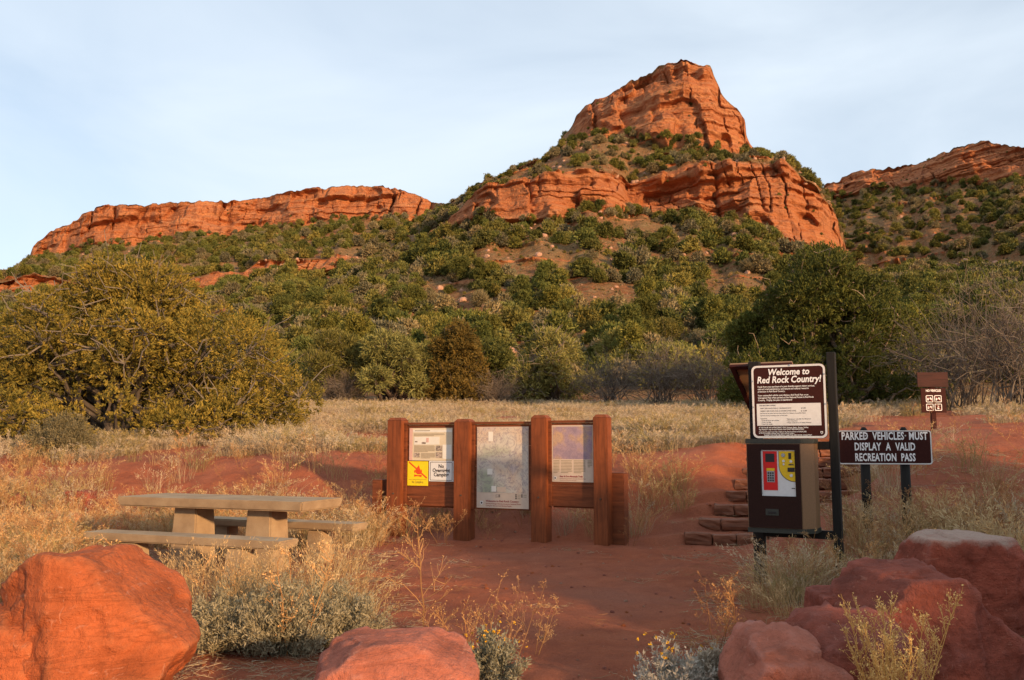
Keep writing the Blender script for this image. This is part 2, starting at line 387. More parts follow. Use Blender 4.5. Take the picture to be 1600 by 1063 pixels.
M["map_area"] = m_map("area_map_print", (0.34, 0.36, 0.25), (0.56, 0.5, 0.42), (0.58, 0.44, 0.32), (0.42, 0.38, 0.44), 1.1)
M["map_trail"] = m_map("trail_map_print", (0.26, 0.19, 0.24), (0.36, 0.25, 0.28), (0.48, 0.31, 0.19), (0.5, 0.34, 0.22), 2.4)
# plants
M["bark_grey"] = m_plain("weathered_bark", (0.24, 0.175, 0.12), 0.9, 0.3, 12)
M["bark_dark"] = m_plain("dark_bark", (0.08, 0.055, 0.04), 0.9, 0.3, 12)
M["twig_grey"] = m_leaf("grey_twigs", [(0.073, 0.056, 0.045), (0.150, 0.120, 0.094), (0.225, 0.188, 0.150)], 0.9, 0.0, 0.2)
M["jun_gold"] = m_leaf("golden_juniper_leaf", [(0.06, 0.058, 0.014), (0.172, 0.142, 0.028), (0.29, 0.212, 0.04)])
M["jun_green"] = m_leaf("green_juniper_leaf", [(0.04, 0.052, 0.013), (0.095, 0.108, 0.022), (0.165, 0.165, 0.032)])
M["jun_rust"] = m_leaf("rusty_juniper_leaf", [(0.06, 0.052, 0.016), (0.13, 0.095, 0.024), (0.20, 0.135, 0.03)])
M["mesq"] = m_leaf("olive_mesquite_leaf", [(0.073, 0.078, 0.026), (0.180, 0.180, 0.055), (0.263, 0.250, 0.084)])
M["brush_a"] = m_leaf("hillside_juniper_leaf", [(0.037, 0.048, 0.013), (0.099, 0.114, 0.028), (0.183, 0.183, 0.046)], inst=0.6)
M["brush_b"] = m_leaf("hillside_oak_leaf", [(0.063, 0.068, 0.022), (0.167, 0.167, 0.046), (0.258, 0.234, 0.068)], inst=0.6)
M["brush_c"] = m_leaf("grey_brush_leaf", [(0.079, 0.075, 0.044), (0.176, 0.158, 0.088), (0.257, 0.222, 0.129)], inst=0.5)
M["sage"] = m_leaf("sage_leaf", [(0.149, 0.144, 0.098), (0.276, 0.259, 0.178), (0.414, 0.380, 0.270)], trans=0.15)
M["sage_white"] = m_leaf("white_sage_leaf", [(0.26, 0.24, 0.2), (0.42, 0.38, 0.31), (0.55, 0.5, 0.42)], trans=0.15)
M["straw"] = m_leaf("dry_grass", [(0.24, 0.155, 0.07), (0.39, 0.265, 0.125), (0.54, 0.40, 0.215)], trans=0.2, inst=0.4)
M["straw_pale"] = m_leaf("pale_dry_grass", [(0.219, 0.161, 0.097), (0.413, 0.327, 0.215), (0.533, 0.447, 0.310)], trans=0.2, inst=0.35)
M["straw_grey"] = m_leaf("grey_dry_grass", [(0.2, 0.155, 0.1), (0.33, 0.265, 0.185), (0.47, 0.395, 0.29)], trans=0.2, inst=0.4)
M["straw_green"] = m_leaf("greenish_grass", [(0.13, 0.12, 0.045), (0.24, 0.2, 0.08), (0.38, 0.3, 0.13)], trans=0.2)
M["weed"] = m_leaf("dry_weed", [(0.27, 0.125, 0.045), (0.42, 0.22, 0.085), (0.58, 0.36, 0.16)], trans=0.05)
M["weed_brown"] = m_leaf("brown_weed", [(0.16, 0.075, 0.035), (0.27, 0.135, 0.06), (0.4, 0.22, 0.1)], trans=0.05)
M["gold"] = m_leaf("golden_weed_stem", [(0.42, 0.24, 0.06), (0.55, 0.35, 0.11), (0.68, 0.5, 0.2)], trans=0.1)
M["flower"] = m_leaf("yellow_flower", [(0.5, 0.25, 0.02), (0.62, 0.34, 0.02), (0.7, 0.42, 0.03)], trans=0.1)

# ================================================================== SETTING
# ------------------------------------------------------------------ hills: knots per image column, each with a depth
def curve(pts):
    a = np.array(pts, float); return lambda px: np.interp(px, a[:, 0], a[:, 1])
K = []   # (depth(px), py(px))
K.append((curve([(-350, 45), (1950, 45)]), curve([(-350, 640), (400, 634), (1200, 630), (1950, 628)])))
K.append((curve([(-350, 82), (1950, 82)]), curve([(-350, 600), (400, 588), (800, 580), (1200, 575), (1950, 560)])))
K.append((curve([(-350, 140), (1950, 140)]), curve([(-350, 540), (300, 520), (800, 490), (1200, 478), (1400, 485), (1950, 470)])))
K.append((curve([(-350, 250), (390, 252), (600, 245), (700, 234), (760, 222), (860, 211), (955, 215), (985, 226), (1050, 221), (1150, 211), (1230, 208), (1290, 213), (1312, 228), (1320, 250), (1340, 270), (1950, 270)]),
          curve([(-350, 492), (0, 470), (60, 468), (130, 460), (270, 458), (390, 454), (405, 432), (520, 424), (600, 402), (700, 362), (760, 347), (860, 348), (955, 342), (985, 338), (1050, 346), (1150, 358), (1200, 378), (1260, 400), (1310, 408), (1322, 430), (1400, 430), (1950, 425)])))
K.append((curve([(-350, 258), (390, 259), (600, 252), (700, 241), (760, 230), (860, 219), (955, 225), (985, 237), (1050, 232), (1150, 225), (1230, 224), (1280, 225), (1312, 236), (1320, 265), (1340, 290), (1950, 290)]),
          curve([(-350, 460), (0, 434), (60, 431), (130, 452), (270, 436), (300, 430), (385, 429), (405, 410), (520, 404), (600, 397), (690, 352), (720, 324), (760, 296), (850, 271), (920, 262), (955, 268), (985, 282), (1020, 279), (1060, 264), (1130, 253), (1230, 250), (1282, 291), (1308, 330), (1314, 362), (1322, 418), (1400, 412), (1950, 405)])))
K.append((curve([(-350, 380), (48, 404), (100, 392), (150, 378), (300, 368), (398, 376), (450, 364), (600, 358), (672, 352), (690, 330), (720, 300), (760, 285), (880, 284), (950, 266), (1050, 253), (1120, 250), (1160, 254), (1198, 264), (1230, 262), (1280, 258), (1312, 256), (1320, 330), (1330, 400), (1950, 385)]),
          curve([(-350, 452), (0, 440), (48, 407), (150, 391), (250, 381), (350, 376), (450, 359), (550, 355), (600, 347), (672, 342), (690, 334), (720, 320), (760, 292), (800, 276), (850, 258), (875, 236), (880, 226), (950, 221), (1050, 239), (1198, 247), (1230, 252), (1282, 293), (1308, 332), (1314, 366), (1320, 330), (1332, 318), (1400, 306), (1450, 296), (1500, 292), (1570, 290), (1600, 282), (1950, 300)])))
K.append((curve([(-350, 392), (48, 416), (100, 402), (150, 390), (300, 380), (398, 392), (450, 376), (600, 374), (672, 368), (690, 345), (720, 318), (760, 300), (880, 310), (930, 294), (1000, 280), (1075, 270), (1120, 267), (1165, 264), (1198, 268), (1230, 272), (1280, 268), (1312, 266), (1320, 345), (1330, 416), (1950, 400)]),
          curve([(-350, 447), (0, 431), (45, 409), (49, 388), (56, 376), (78, 359), (108, 351), (122, 336), (160, 320), (220, 320), (300, 317), (395, 312), (440, 300), (480, 295), (560, 293), (600, 297), (640, 305), (672, 318), (690, 319), (720, 313), (760, 285), (800, 270), (850, 250), (875, 229), (882, 214), (905, 186), (930, 161), (985, 130), (1035, 106), (1075, 101), (1118, 108), (1127, 128), (1133, 148), (1163, 180), (1171, 196), (1172, 215), (1180, 236), (1198, 246), (1230, 251), (1282, 292), (1308, 331), (1314, 364), (1318, 292), (1340, 272), (1400, 263), (1450, 250), (1520, 229), (1545, 221), (1562, 224), (1600, 229), (1700, 236), (1950, 262)])))
ROWS = [34, 52, 74, 120, 44, 150]
def shift_k(base, depth=None, py=None):
    return [(depth.get(k, base[k][0]), py.get(k, base[k][1])) for k in range(7)]
# the ridge is a sheet of its own that runs on behind the butte
low = lambda f: (lambda px: f(px) + 10.0 * (px < 1316))
K_ridge = shift_k(K, {3: curve([(1200, 290), (1340, 270), (1600, 195), (1950, 120)]), 4: curve([(1200, 310), (1340, 292), (1600, 212), (1950, 130)]),
                      5: curve([(1200, 430), (1340, 400), (1600, 325), (1950, 240)]), 6: curve([(1200, 445), (1340, 414), (1600, 338), (1950, 252)])},
                  {0: low(K[0][1]), 1: low(K[1][1]), 2: low(K[2][1]),
                   3: curve([(1200, 440), (1316, 436), (1400, 430), (1950, 425)]), 4: curve([(1200, 425), (1316, 420), (1400, 414), (1950, 405)]),
                   5: curve([(1200, 345), (1290, 318), (1340, 306), (1400, 300), (1450, 288), (1500, 292), (1570, 292), (1600, 284), (1950, 300)]),
                   6: curve([(1200, 320), (1285, 294), (1318, 282), (1340, 272), (1400, 263), (1450, 250), (1520, 229), (1545, 221), (1562, 224), (1600, 229), (1700, 236), (1950, 262)])})
edge = lambda f, v: (lambda px: np.where(px > 1315, f(1315.0) + (v - f(1315.0)) * np.clip((px - 1315) / 14, 0, 1), f(px)))
K_main = shift_k(K, {3: edge(K[3][0], 232), 4: edge(K[4][0], 240), 5: edge(K[5][0], 262), 6: edge(K[6][0], 272)}, {3: edge(K[3][1], 432), 4: edge(K[4][1], 424), 5: edge(K[5][1], 428), 6: edge(K[6][1], 430)})
def hill_sheet(KK, pxs):
    pxc = np.clip(pxs, -350, 1950); dep, tt = [], []
    for k, (fd, fp) in enumerate(KK):
        py = fp(pxc) + 0.0
        if k == 6: py = py + 7.0 * (fbm(pxs / 9.0, 43.8, oct=3, seed=97) - 0.5) * (pxs > 40)
        if k in (3, 5): py = py + 34.0 * (fbm(pxs / 40.0, k * 7.3, oct=2, seed=91 + k) - 0.5) * sstep(4, 25, py - KK[k + 1][1](pxc))
        if k == 4: py = py + 14.0 * (fbm(pxs / 22.0, k * 7.3, oct=3, seed=91 + k) - 0.5)
        tt.append(ut(pxs, py)[1]); dep.append(fd(pxc) + 0.0)
    uu = ut(pxs, np.full_like(pxs, 420.0))[0]
    Yc, Zc, Cc, Sc = [], [], [], []
    for k in range(6):
        n = ROWS[k]
        z0, z1 = HC + tt[k] * dep[k], HC + tt[k + 1] * dep[k + 1]
        steep = np.abs(z1 - z0) / (np.abs(dep[k + 1] - dep[k]) + 1e-3)
        for i in range(n):
            f = i / n
            c = sstep(0.35, 0.85, steep) * (min(1, 9 * f + .1) * min(1, 14 * (1 - f) + .15)) if k in (3, 5) else np.zeros_like(z0)
            Yc.append(dep[k] + (dep[k + 1] - dep[k]) * f); Zc.append(z0 + (z1 - z0) * f); Cc.append(c); Sc.append(np.full_like(z0, k + f))
    y6, z6 = dep[6], HC + tt[6] * dep[6]
    for j, (dy, dz) in enumerate([(0, 0), (5, .3), (12, 0), (30, -4), (70, -20), (160, -60), (300, -110)]):
        Yc.append(y6 + dy); Zc.append(np.maximum(z6 + dz, 2.0)); Cc.append(np.full_like(y6, 0.8 if j < 2 else 0.1)); Sc.append(np.full_like(y6, 6 + j * .1))
    HY, HZ, HCl, HS = map(np.array, (Yc, Zc, Cc, Sc)); HX = HY * uu[None, :]
    wslope = np.clip((HY - 48) / 40, 0, 1) * (1 - HCl); amp = np.where(HS >= 6, 0.25, 1.0)
    HZ = HZ + wslope * amp * (3.6 * (fbm(HX / 34, HY / 34, oct=4, seed=3) - .5) + 1.6 * (fbm(HX / 6, HY / 6, oct=3, seed=5) - .5))
    wz = HZ + 2.5 * (fbm(HX / 30, HY / 30, oct=2, seed=8)); ledge = (np.abs(((wz / 6.5) % 1.0) - 0.5) * 2) ** 5
    lm = sstep(.42, .58, fbm(HX / 25, HY / 25, seed=12, oct=2))
    HY = HY - wslope * amp * ledge * 2.0 * lm; HCl = np.maximum(HCl, wslope * ledge * .85 * lm * (HY > 110))
    # cliff relief: strata, buttresses, cracks
    wz = HZ + 3.0 * fbm(HX / 45, HY / 45, oct=2, seed=21); upper = (HS >= 5)
    def strata(p, seed): return sstep(.43, .57, vnoise(wz / p, HX / 70, 0.5, seed))
    low_ = np.where(upper, 1.0, 1.5)
    prot = low_ * (1.5 * strata(4.6, 31) + 1.3 * strata(1.9, 32) * sstep(.3, .6, vnoise(HX / 16, wz / 8, .7, 36)) + 0.6 * strata(0.8, 33) * sstep(.35, .65, vnoise(HX / 9, wz / 6, .2, 35)))
    but = fbm(HX / 17, HZ / 60, HY / 60, oct=3, seed=41, gain=.55); prot = prot + np.where(upper, 14.0, 7.0) * (but - .45)
    blk = fbm(HX / 5.0, HZ / 5, 0, oct=3, seed=47); prot = prot + 2.2 * (blk - .5) + 2.6 * (sstep(.46, .54, fbm(HX / 7.5, HZ / 9, 4.4, oct=2, seed=49)) - .5)
    cn = vnoise(HX / 8.5 + 0.7 * fbm(HZ / 14, HX / 30, seed=55, oct=2), HZ / 50, 0, 51) - .5
    prot = prot - np.where(upper, 4.5, 2.2) * np.exp(-(cn / .035) ** 2) * sstep(.35, .6, vnoise(HX / 20, HZ / 11, 0, 53))
    cn2 = vnoise(HX / 3.2 + 0.5 * fbm(HZ / 6, HX / 11, seed=56, oct=2), HZ / 22, 0, 57) - .5
    prot = prot - 1.2 * np.exp(-(cn2 / .05) ** 2) * sstep(.4, .6, vnoise(HX / 8, HZ / 5, 0, 58))
    prot = prot - 4.5 * sstep(.66, .84, vnoise(HX / 18, HZ / 6, 0, 61))
    prot = prot + 1.3 * (fbm(HX / 1.6, HZ / 1.1, HY / 1.6, oct=3, seed=59, gain=.6) - .5)
    HY = HY - HCl * (prot - 1.4)
    HX = HY * uu[None, :] + HCl * 2.4 * (fbm(HX / 7, HZ / 5, 3.3, oct=3, seed=63) - .5)
    HZ = HZ + HCl * 0.9 * (fbm(HX / 3, HZ / 2.0, 1.1, oct=2, seed=67) - .5)
    return HX, HY, HZ, HCl, HS[:, 0], pxs
def hill_piece(name, sh, c0, c1):
    X, Y, Z, Cc = (a[:, c0:c1 + 1] for a in sh[:4]); nr, n = X.shape
    V = np.stack([X, Y, Z], -1).reshape(-1, 3); idx = np.arange(nr * n).reshape(nr, n)
    Q = np.stack([idx[:-1, :-1], idx[:-1, 1:], idx[1:, 1:], idx[1:, :-1]], -1).reshape(-1, 4)
    me = mesh_np(name, V, Q, smooth=False)
    at = me.attributes.new("cliff", 'FLOAT', 'POINT'); at.data.foreach_set("value", np.ascontiguousarray(Cc.ravel(), np.float32))
    return tag(link(name, me, M["hill"]), kind="structure")
sh_main = hill_sheet(K_main, np.concatenate([np.linspace(-700, -60, 80, endpoint=False), np.arange(-60, 1331, 1.9)]))
sh_ridge = hill_sheet(K_ridge, np.concatenate([np.arange(1235, 1660, 1.9), np.linspace(1661, 2500, 80)]))
ca = int(np.searchsorted(sh_main[5], 690))
tag(hill_piece("mesa_hill", sh_main, 0, ca), "long red sandstone mesa above a brushy slope on the left")
tag(hill_piece("butte_hill", sh_main, ca, len(sh_main[5]) - 1), "tall red sandstone butte with stepped cliffs above a brushy slope")
tag(hill_piece("ridge_hill", sh_ridge, 0, len(sh_ridge[5]) - 1), "shaded brushy ridge with a red rim at the right")

# ------------------------------------------------------------------ near ground
def uof(px): return (px - CX) / F / CT
def ground(x, y):
    x = np.asarray(x, float); y = np.asarray(y, float)
    u = x / np.maximum(y, 2.0); px = CX + u * F * CT
    foot = np.interp(px, [-400, 0, 500, 600, 1000, 1080, 1200, 1290, 1420, 2000], [12.6, 12.4, 12.4, 13.4, 12.3, 12.2, 10.5, 8.6, 8.2, 7.6])
    crest = np.interp(px, [-400, 0, 500, 1000, 1080, 1200, 1290, 1420, 2000], [17.5, 17.0, 16.5, 15.6, 15.4, 15.2, 14.6, 14.2, 13.5])
    zc = np.interp(px, [-400, 0, 500, 1000, 1200, 1450, 2000], [1.05, 1.08, 1.14, 1.22, 1.28, 1.46, 1.6])
    t = np.clip((y - foot) / (crest - foot), 0, 1)
    bank = zc * (0.45 * t + 0.55 * sstep(0, 1, t))
    zfar = np.interp(px, [-700, -350, 400, 1200, 1950, 2500], [2.99, 2.99, 3.20, 3.32, 3.38, 3.38])
    terr = zc + (zfar - zc) * np.clip((y - crest) / (45 - crest), 0, 1)
    z = np.where(y < crest, bank, terr)
    # trail cut with the steps
    ramp = np.clip(.16 * np.floor((y - 12.0 - .15) / .45 + 1) - .02, 0, 1.43)
    sx = 3.1 + .7 * (y - 12.0)
    m = np.exp(-((x - sx) / 1.55) ** 6) * sstep(11.3, 12.0, y) * (1 - sstep(15.6, 16.6, y))
    z = z * (1 - m) + ramp * m
    off = np.clip((t - 0.02) * 6, 0, 1)
    z = z + off * (1 - m) * (.34 * (fbm(x / 1.9, y / 1.9, oct=4, seed=71) - .5)) + .045 * (fbm(x / 1.3, y / 1.3, oct=4, seed=73) - .5) * (1 - m)
    z = z + (.036 * (fbm(x / .2, y / .22, oct=3, seed=75) - .5) + .016 * (sstep(.55, .7, fbm(x / .5, y / .5, oct=2, seed=76)))) * (y < 18)
    return np.where(y > 45.5, 0.0, z * np.where(y < 1, np.clip(y, 0, 1), 1))
def grid_axis(segs):
    out = []
    for a, b, s in segs: out += list(np.arange(a, b, s))
    return np.array(out + [segs[-1][1]])
gx = grid_axis([(-2500, -300, 440), (-300, -60, 40), (-60, -14, 2.0), (-14, -6.5, .25), (-6.5, 6.5, .055), (6.5, 14, .25), (14, 60, 2), (60, 300, 40), (300, 2500, 440)])
gy = grid_axis([(-2500, -300, 440), (-300, -40, 40), (-40, 2, 3.0), (2, 3.6, .4), (3.6, 17.5, .06), (17.5, 26, .3), (26, 45, 1.0), (45, 47, .4), (47, 140, 31), (140, 3000, 572)])
GX, GY = np.meshgrid(gx, gy)
GZ = ground(GX, GY)
GZ = np.where(GY > 45.5, np.where(GY > 46.5, -1.0, .8), GZ)
idx = np.arange(GX.size).reshape(GX.shape)
GQ = np.stack([idx[:-1, :-1], idx[:-1, 1:], idx[1:, 1:], idx[1:, :-1]], -1).reshape(-1, 4)
tag(link("ground", mesh_np("ground", np.stack([GX, GY, GZ], -1).reshape(-1, 3), GQ, smooth=True), M["dirt"]), "red dirt ground with a low bank", kind="structure")
def gz(x, y): return float(ground(np.array([x]), np.array([y]))[0])
def on(px, d, dz=0.0):
    """point on the near ground in image column px at depth d"""
    x = uof(px) * d; return Vector((x, d, gz(x, d) + dz))

# ================================================================== BUILT THINGS
# ------------------------------------------------------------------ information board
bA = P(621, 700, 13.35); bB = P(944, 700, 12.05)
bdir = Vector((bB.x - bA.x, bB.y - bA.y, 0)); bang = math.atan2(bdir.y, bdir.x); bL = bdir.length
board = empty("information_board", (bA.x, bA.y, 0), bang, "red-brown timber notice board with three map panels between four posts", "notice board")
def s_at(px):   # local coordinate along the board for an image column
    u = float(ut(px, 740)[0]); return (u * bA.y - bA.x) / (math.cos(bang) - u * math.sin(bang))
def z_at(px, py):
    s = s_at(px); d = bA.y + s * math.sin(bang); return float(HC + ut(px, py)[1] * d)
def chamfer_post(name, s0, s1, d0, d1, zt, mat, parent, z0=-0.25, ch=0.045):
    bm = bmesh.new()
    bm_box(bm, s0, s1, d0, d1, z0, zt - ch)
    a, b = ch * .8, ch * .8
    A = [bm.verts.new(p) for p in ((s0, d0, zt - ch), (s1, d0, zt - ch), (s1, d1, zt - ch), (s0, d1, zt - ch))]
    B = [bm.verts.new(p) for p in ((s0 + a, d0 + b, zt), (s1 - a, d0 + b, zt), (s1 - a, d1 - b, zt), (s0 + a, d1 - b, zt))]
    for i in range(4): bm.faces.new((A[i], A[(i + 1) % 4], B[(i + 1) % 4], B[i]))
    bm.faces.new(B); bmesh.ops.remove_doubles(bm, verts=bm.verts, dist=1e-5)
    bmesh.ops.bevel(bm, geom=[e for e in bm.edges if abs(e.verts[0].co.z - e.verts[1].co.z) > .3], offset=.008, segments=2, affect='EDGES')
    return bm_obj(name, bm, mat, parent)
posts = [(610, 632, 653), (714, 738, 655), (834, 858, 649), (931, 953, 648)]
ps = []
for a, b, t in posts:
    s0, s1 = s_at(a), s_at(b); ps.append((s0, s1))
    o = chamfer_post("post", s0, s1, -.11, .10, z_at((a + b) / 2, t), M["wood_red"], board)
    bm = bmesh.new(); bmesh.ops.create_cone(bm, cap_ends=True, segments=8, radius1=.014, radius2=.012, depth=.012, matrix=Matrix.Translation(((s0 + s1) / 2, -.115, .62)) @ Matrix.Rotation(math.pi / 2, 4, 'X'))
    bm_obj("bolt", bm, M["bark_dark"], o)
panels = [(0, 664, 791), (1, 663, 797), (2, 661, 792)]
for i, pt, pb in panels:
    s0, s1 = ps[i][1] - .01, ps[i + 1][0] + .01; mpx = (posts[i][1] + posts[i + 1][0]) / 2
    zt, zb = z_at(mpx, pt), z_at(mpx, pb)
    for j in range(4):
        za, zb2 = zb + (zt - zb) * j / 4, zb + (zt - zb) * (j + 1) / 4
        box("board_plank", (s0, s1, .0, .035 + .003 * (j % 2), za + .002, zb2 - .002), M["wood_panel"], board, .003)
    box("top_rail", (s0 - .0, s1, -.035, .06, zt + .002, zt + .035), M["wood_panel"], board, .004)
    box("side_batten", (s0 + .004, s0 + .055, -.028, -.002, zb, zt), M["wood_panel"], board, .003)
    if i != 1: box("bottom_rail", (s0 + .056, s1, .036, .07, zb - .02, zb + .05), M["wood_panel"], board, .003)
def plate(name, pxl, pxr, pyt, pyb, mat, parent, y=-.012, th=.008, label=None):
    mp = (pxl + pxr) / 2; x0, x1, z1, z0 = s_at(pxl), s_at(pxr), z_at(mp, pyt), z_at(mp, pyb)
    o = box(name, (x0, x1, y, y + th, z0, z1), mat, parent, 0.0012)
    if label: o["label"] = label
    return o, x0, x1, z0, z1
Yp = -.0125
# poster on the left panel
o, x0, x1, z0, z1 = plate("information_poster", 639.5, 707, 669, 720, M["poster"], board, label="cream information poster with small text and pictures")
W_, H_ = x1 - x0, z1 - z0
def flat(name, fx0, fx1, fz0, fz1, mat, parent, x0, x1, z0, z1, y=-.0145):
    w, h = x1 - x0, z1 - z0
    return box(name, (x0 + fx0 * w, x0 + fx1 * w, y, y + .0015, z0 + fz0 * h, z0 + fz1 * h), mat, parent, 0)
flat("margin_strip", 0.005, .08, .005, .995, M["poster_pink"], o, x0, x1, z0, z1)
flat("title_strip", .09, .99, .87, .95, M["paper_white"], o, x0, x1, z0, z1)
flat("picture", .12, .71, .49, .73, M["paper_white"], o, x0, x1, z0, z1)
flat("picture", .78, .985, .06, .49, M["paper_white"], o, x0, x1, z0, z1)
for a in ((.63, .77, .30, .46), (.63, .77, .09, .26), (.12, .25, .10, .24), (.4, .46, .56, .7), (.30, .39, .51, .57), (.14, .2, .56, .6)):
    flat("picture", *a, M["photo_grey"] if a[0] != .4 else M["poster_pink"], o, x0, x1, z0, z1, -.0165)
lorem = "trail rules and local notes for visitors please carry out all refuse and keep dogs leashed on the path"
def para(parent, x0, x1, z0, z1, fx, fw, fz, nl, fh, mat=None, seed=0):
    w, h = x1 - x0, z1 - z0; ls = fh * h
    for i in range(nl):
        wd = fw * (1 - (.35 if i == nl - 1 else .06 * random.random()))
        box("text_line", (x0 + fx * w, x0 + (fx + wd) * w, -.0148, -.0138, z0 + fz * h - i * ls - ls * .5, z0 + fz * h - i * ls), mat or M["text_grey"], parent, 0)
para(o, x0, x1, z0, z1, .11, .72, .83, 3, .03)
para(o, x0, x1, z0, z1, .12, .49, .46, 7, .03)
para(o, x0, x1, z0, z1, .28, .33, .23, 6, .028)
para(o, x0, x1, z0, z1, .13, .55, .93, 1, .05)
# no campfires
o, x0, x1, z0, z1 = plate("no_campfire_sign", 637.5, 669.5, 721, 759, M["yellow_sign"], board, y=-.016, label="yellow sign with a struck-out campfire")
W_, H_ = x1 - x0, z1 - z0
def poly(name, pts, mat, parent, y=-.0185):
    return prism(name, [(x0 + a * W_, z0 + b * H_) for a, b in pts], y, y + .002, mat, parent)
poly("flame", [(.42, .52), (.40, .64), (.47, .74), (.56, .84), (.60, .72), (.66, .62), (.70, .68), (.71, .56), (.64, .47), (.50, .47)], M["orange_ink"], o)
poly("flame", [(.36, .5), (.33, .6), (.38, .66), (.40, .56)], M["orange_ink"], o); 
poly("log", [(.33, .42), (.34, .46), (.70, .40), (.69, .36)], M["orange_ink"], o, -.0184)
poly("log", [(.33, .37), (.34, .41), (.70, .45), (.71, .41)], M["orange_ink"], o, -.0188)
poly("slash_bar", [(.06, .95), (.10, .985), (.97, .34), (.93, .30)], M["orange_ink"], o, -.0192)
box("border_line", (x0 + .06 * W_, x1 - .06 * W_, -.0175, -.016, z0 + .245 * H_, z0 + .255 * H_), M["ink"], o, 0)
text("No Campfires", .155 * H_, (x0 + x1) / 2, z0 + .10 * H_, -.0172, M["ink"], o, align='CENTER', sx=.62)
# no overnight camping
o, x0, x1, z0, z1 = plate("no_camping_sign", 671, 709.5, 720.5, 752.5, M["white"], board, y=-.016, label="white sign reading No Overnight Camping")
W_, H_ = x1 - x0, z1 - z0
ring("border", rrect(x0 + .05 * W_, x1 - .05 * W_, z0 + .05 * H_, z1 - .05 * H_, .015), rrect(x0 + .065 * W_, x1 - .065 * W_, z0 + .07 * H_, z1 - .07 * H_, .012), -.0185, -.016, M["ink"], o)
for i, w in enumerate(("No", "Overnight", "Camping")):
    text(w, .26 * H_, (x0 + x1) / 2, z0 + (.66 - .205 * i) * H_, -.0178, M["ink"], o, align='CENTER', bold=.004 if i else .005, sx=.9)
def emblem(x, z, s, parent, y=-.016):
    pts = [(-.5, .6), (.5, .6), (.55, -.1), (0, -.7), (-.55, -.1)]
    prism("emblem", [(x + a * s, z + b * s) for a, b in pts], y, y + .002, M["white"], parent)
    prism("emblem", [(x + a * s * .5, z + b * s * .5) for a, b in pts], y - .001, y + .001, M["ink"], parent)
# area map
o, x0, x1, z0, z1 = plate("area_map", 745.5, 826.5, 667, 794.5, M["tan_slab"], board, label="tall pale relief map of the area")
W_, H_ = x1 - x0, z1 - z0
flat("map_print", .01, .99, .19, .99, M["map_area"], o, x0, x1, z0, z1)
for a in ((.23, .32, .82, .94), (.21, .31, .41, .48), (.29, .38, .2, .27)): flat("map_inset", *a, M["paper_white"], o, x0, x1, z0, z1, -.0165)
flat("map_inset", .4, .57, .2, .26, M["tan_slab"], o, x0, x1, z0, z1, -.0165)
text("Welcome to Red Rock Country", .034 * H_, x0 + .18 * W_, z0 + .075 * H_, -.0142, M["ink_red"], o, bold=.001)
text("Red Rock Ranger District, Coconino National Forest", .022 * H_, x0 + .18 * W_, z0 + .047 * H_, -.0142, M["ink_red"], o, bold=.0006)
text("Caring for the Land and Serving People", .022 * H_, x0 + .18 * W_, z0 + .022 * H_, -.0142, M["ink_red"], o, bold=.0006)
emblem(x0 + .1 * W_, z0 + .06 * H_, .04 * H_, o)
flat("legend_mark", .37, .46, .13, .17, M["photo_grey"], o, x0, x1, z0, z1)
for fx in (.75, .86):
    for j in range(3 if fx < .8 else 2):
        flat("legend_mark", fx, fx + .025, .16 - j * .022, .175 - j * .022, M["ink"], o, x0, x1, z0, z1)
        flat("legend_mark", fx + .04, fx + .1, .163 - j * .022, .17 - j * .022, M["text_grey"], o, x0, x1, z0, z1)
# trail map
o, x0, x1, z0, z1 = plate("trail_map", 863, 928, 664.5, 753.5, M["tan_slab"], board, label="smaller purple and tan trail map with text below")
W_, H_ = x1 - x0, z1 - z0
flat("map_print", .03, .97, .40, .975, M["map_trail"], o, x0, x1, z0, z1)
for fx, fw, n_ in ((.04, .15, 9), (.22, .27, 9), (.53, .28, 9), (.86, .1, 5)): para(o, x0, x1, z0, z1, fx, fw, .38, n_, .026)
text("Bear & Doe Mountain Trails", .042 * H_, x0 + .19 * W_, z0 + .085 * H_, -.0142, M["ink_red"], o, bold=.001, sx=.9)
text("Red Rock Ranger District, Coconino National Forest", .025 * H_, x0 + .19 * W_, z0 + .05 * H_, -.0142, M["ink_red"], o, sx=.9)
text("Caring for the Land and Serving People", .022 * H_, x0 + .19 * W_, z0 + .022 * H_, -.0142, M["ink_red"], o, sx=.9)
emblem(x0 + .08 * W_, z0 + .065 * H_, .05 * H_, o)
# short side posts
st = on(967, 12.15); sp = empty("stub_post", (st.x, st.y, 0), bang, "short dark timber post at the right end of the notice board", "post")
chamfer_post("timber", -.13, .07, -.1, .12, HC - (738 - 690) / F * 12.1 , M["wood_panel"], sp, ch=.015)
st = on(598, 13.5); sp = empty("stub_post", (st.x, st.y, 0), bang, "short timber post at the left end of the notice board", "post")
chamfer_post("timber", -.08, .08, -.1, .1, HC - (748 - 690) / F * 13.5, M["wood_panel"], sp, ch=.015)

# ------------------------------------------------------------------ pay station
kO = P(1241, 700, 8.75); kz = gz(kO.x, kO.y)
KA = -math.radians(27)
kiosk = empty("pay_station", (kO.x, kO.y, 0), KA, "dark brown pass machine on two posts under a welcome sign", "pay station")
for x0, x1, zt in ((-.43, -.32, 2.18), (.325, .405, 2.245)):
    p = box("post", (x0, x1, .03, .13, kz - .3, zt), M["black_post"], kiosk, .008)
box("mounting_bar", (-.32, .325, .035, .085, .45, .53), M["black_post"], kiosk, .004)
box("mounting_bar", (-.32, .325, .035, .085, 1.30, 1.38), M["black_post"], kiosk, .004)
zb, zt = .52, 1.405
def cab(off): return [(-.40 - off, -.29 - off), (.105 + off * .4, -.29 - off), (.205 + off, -.17 - off * .4), (.215 + off, .025), (-.40 - off, .025)]
cabinet = prism("cabinet", cab(0), zb + .045, zt - .045, M["lit_brown"], kiosk, 'z')
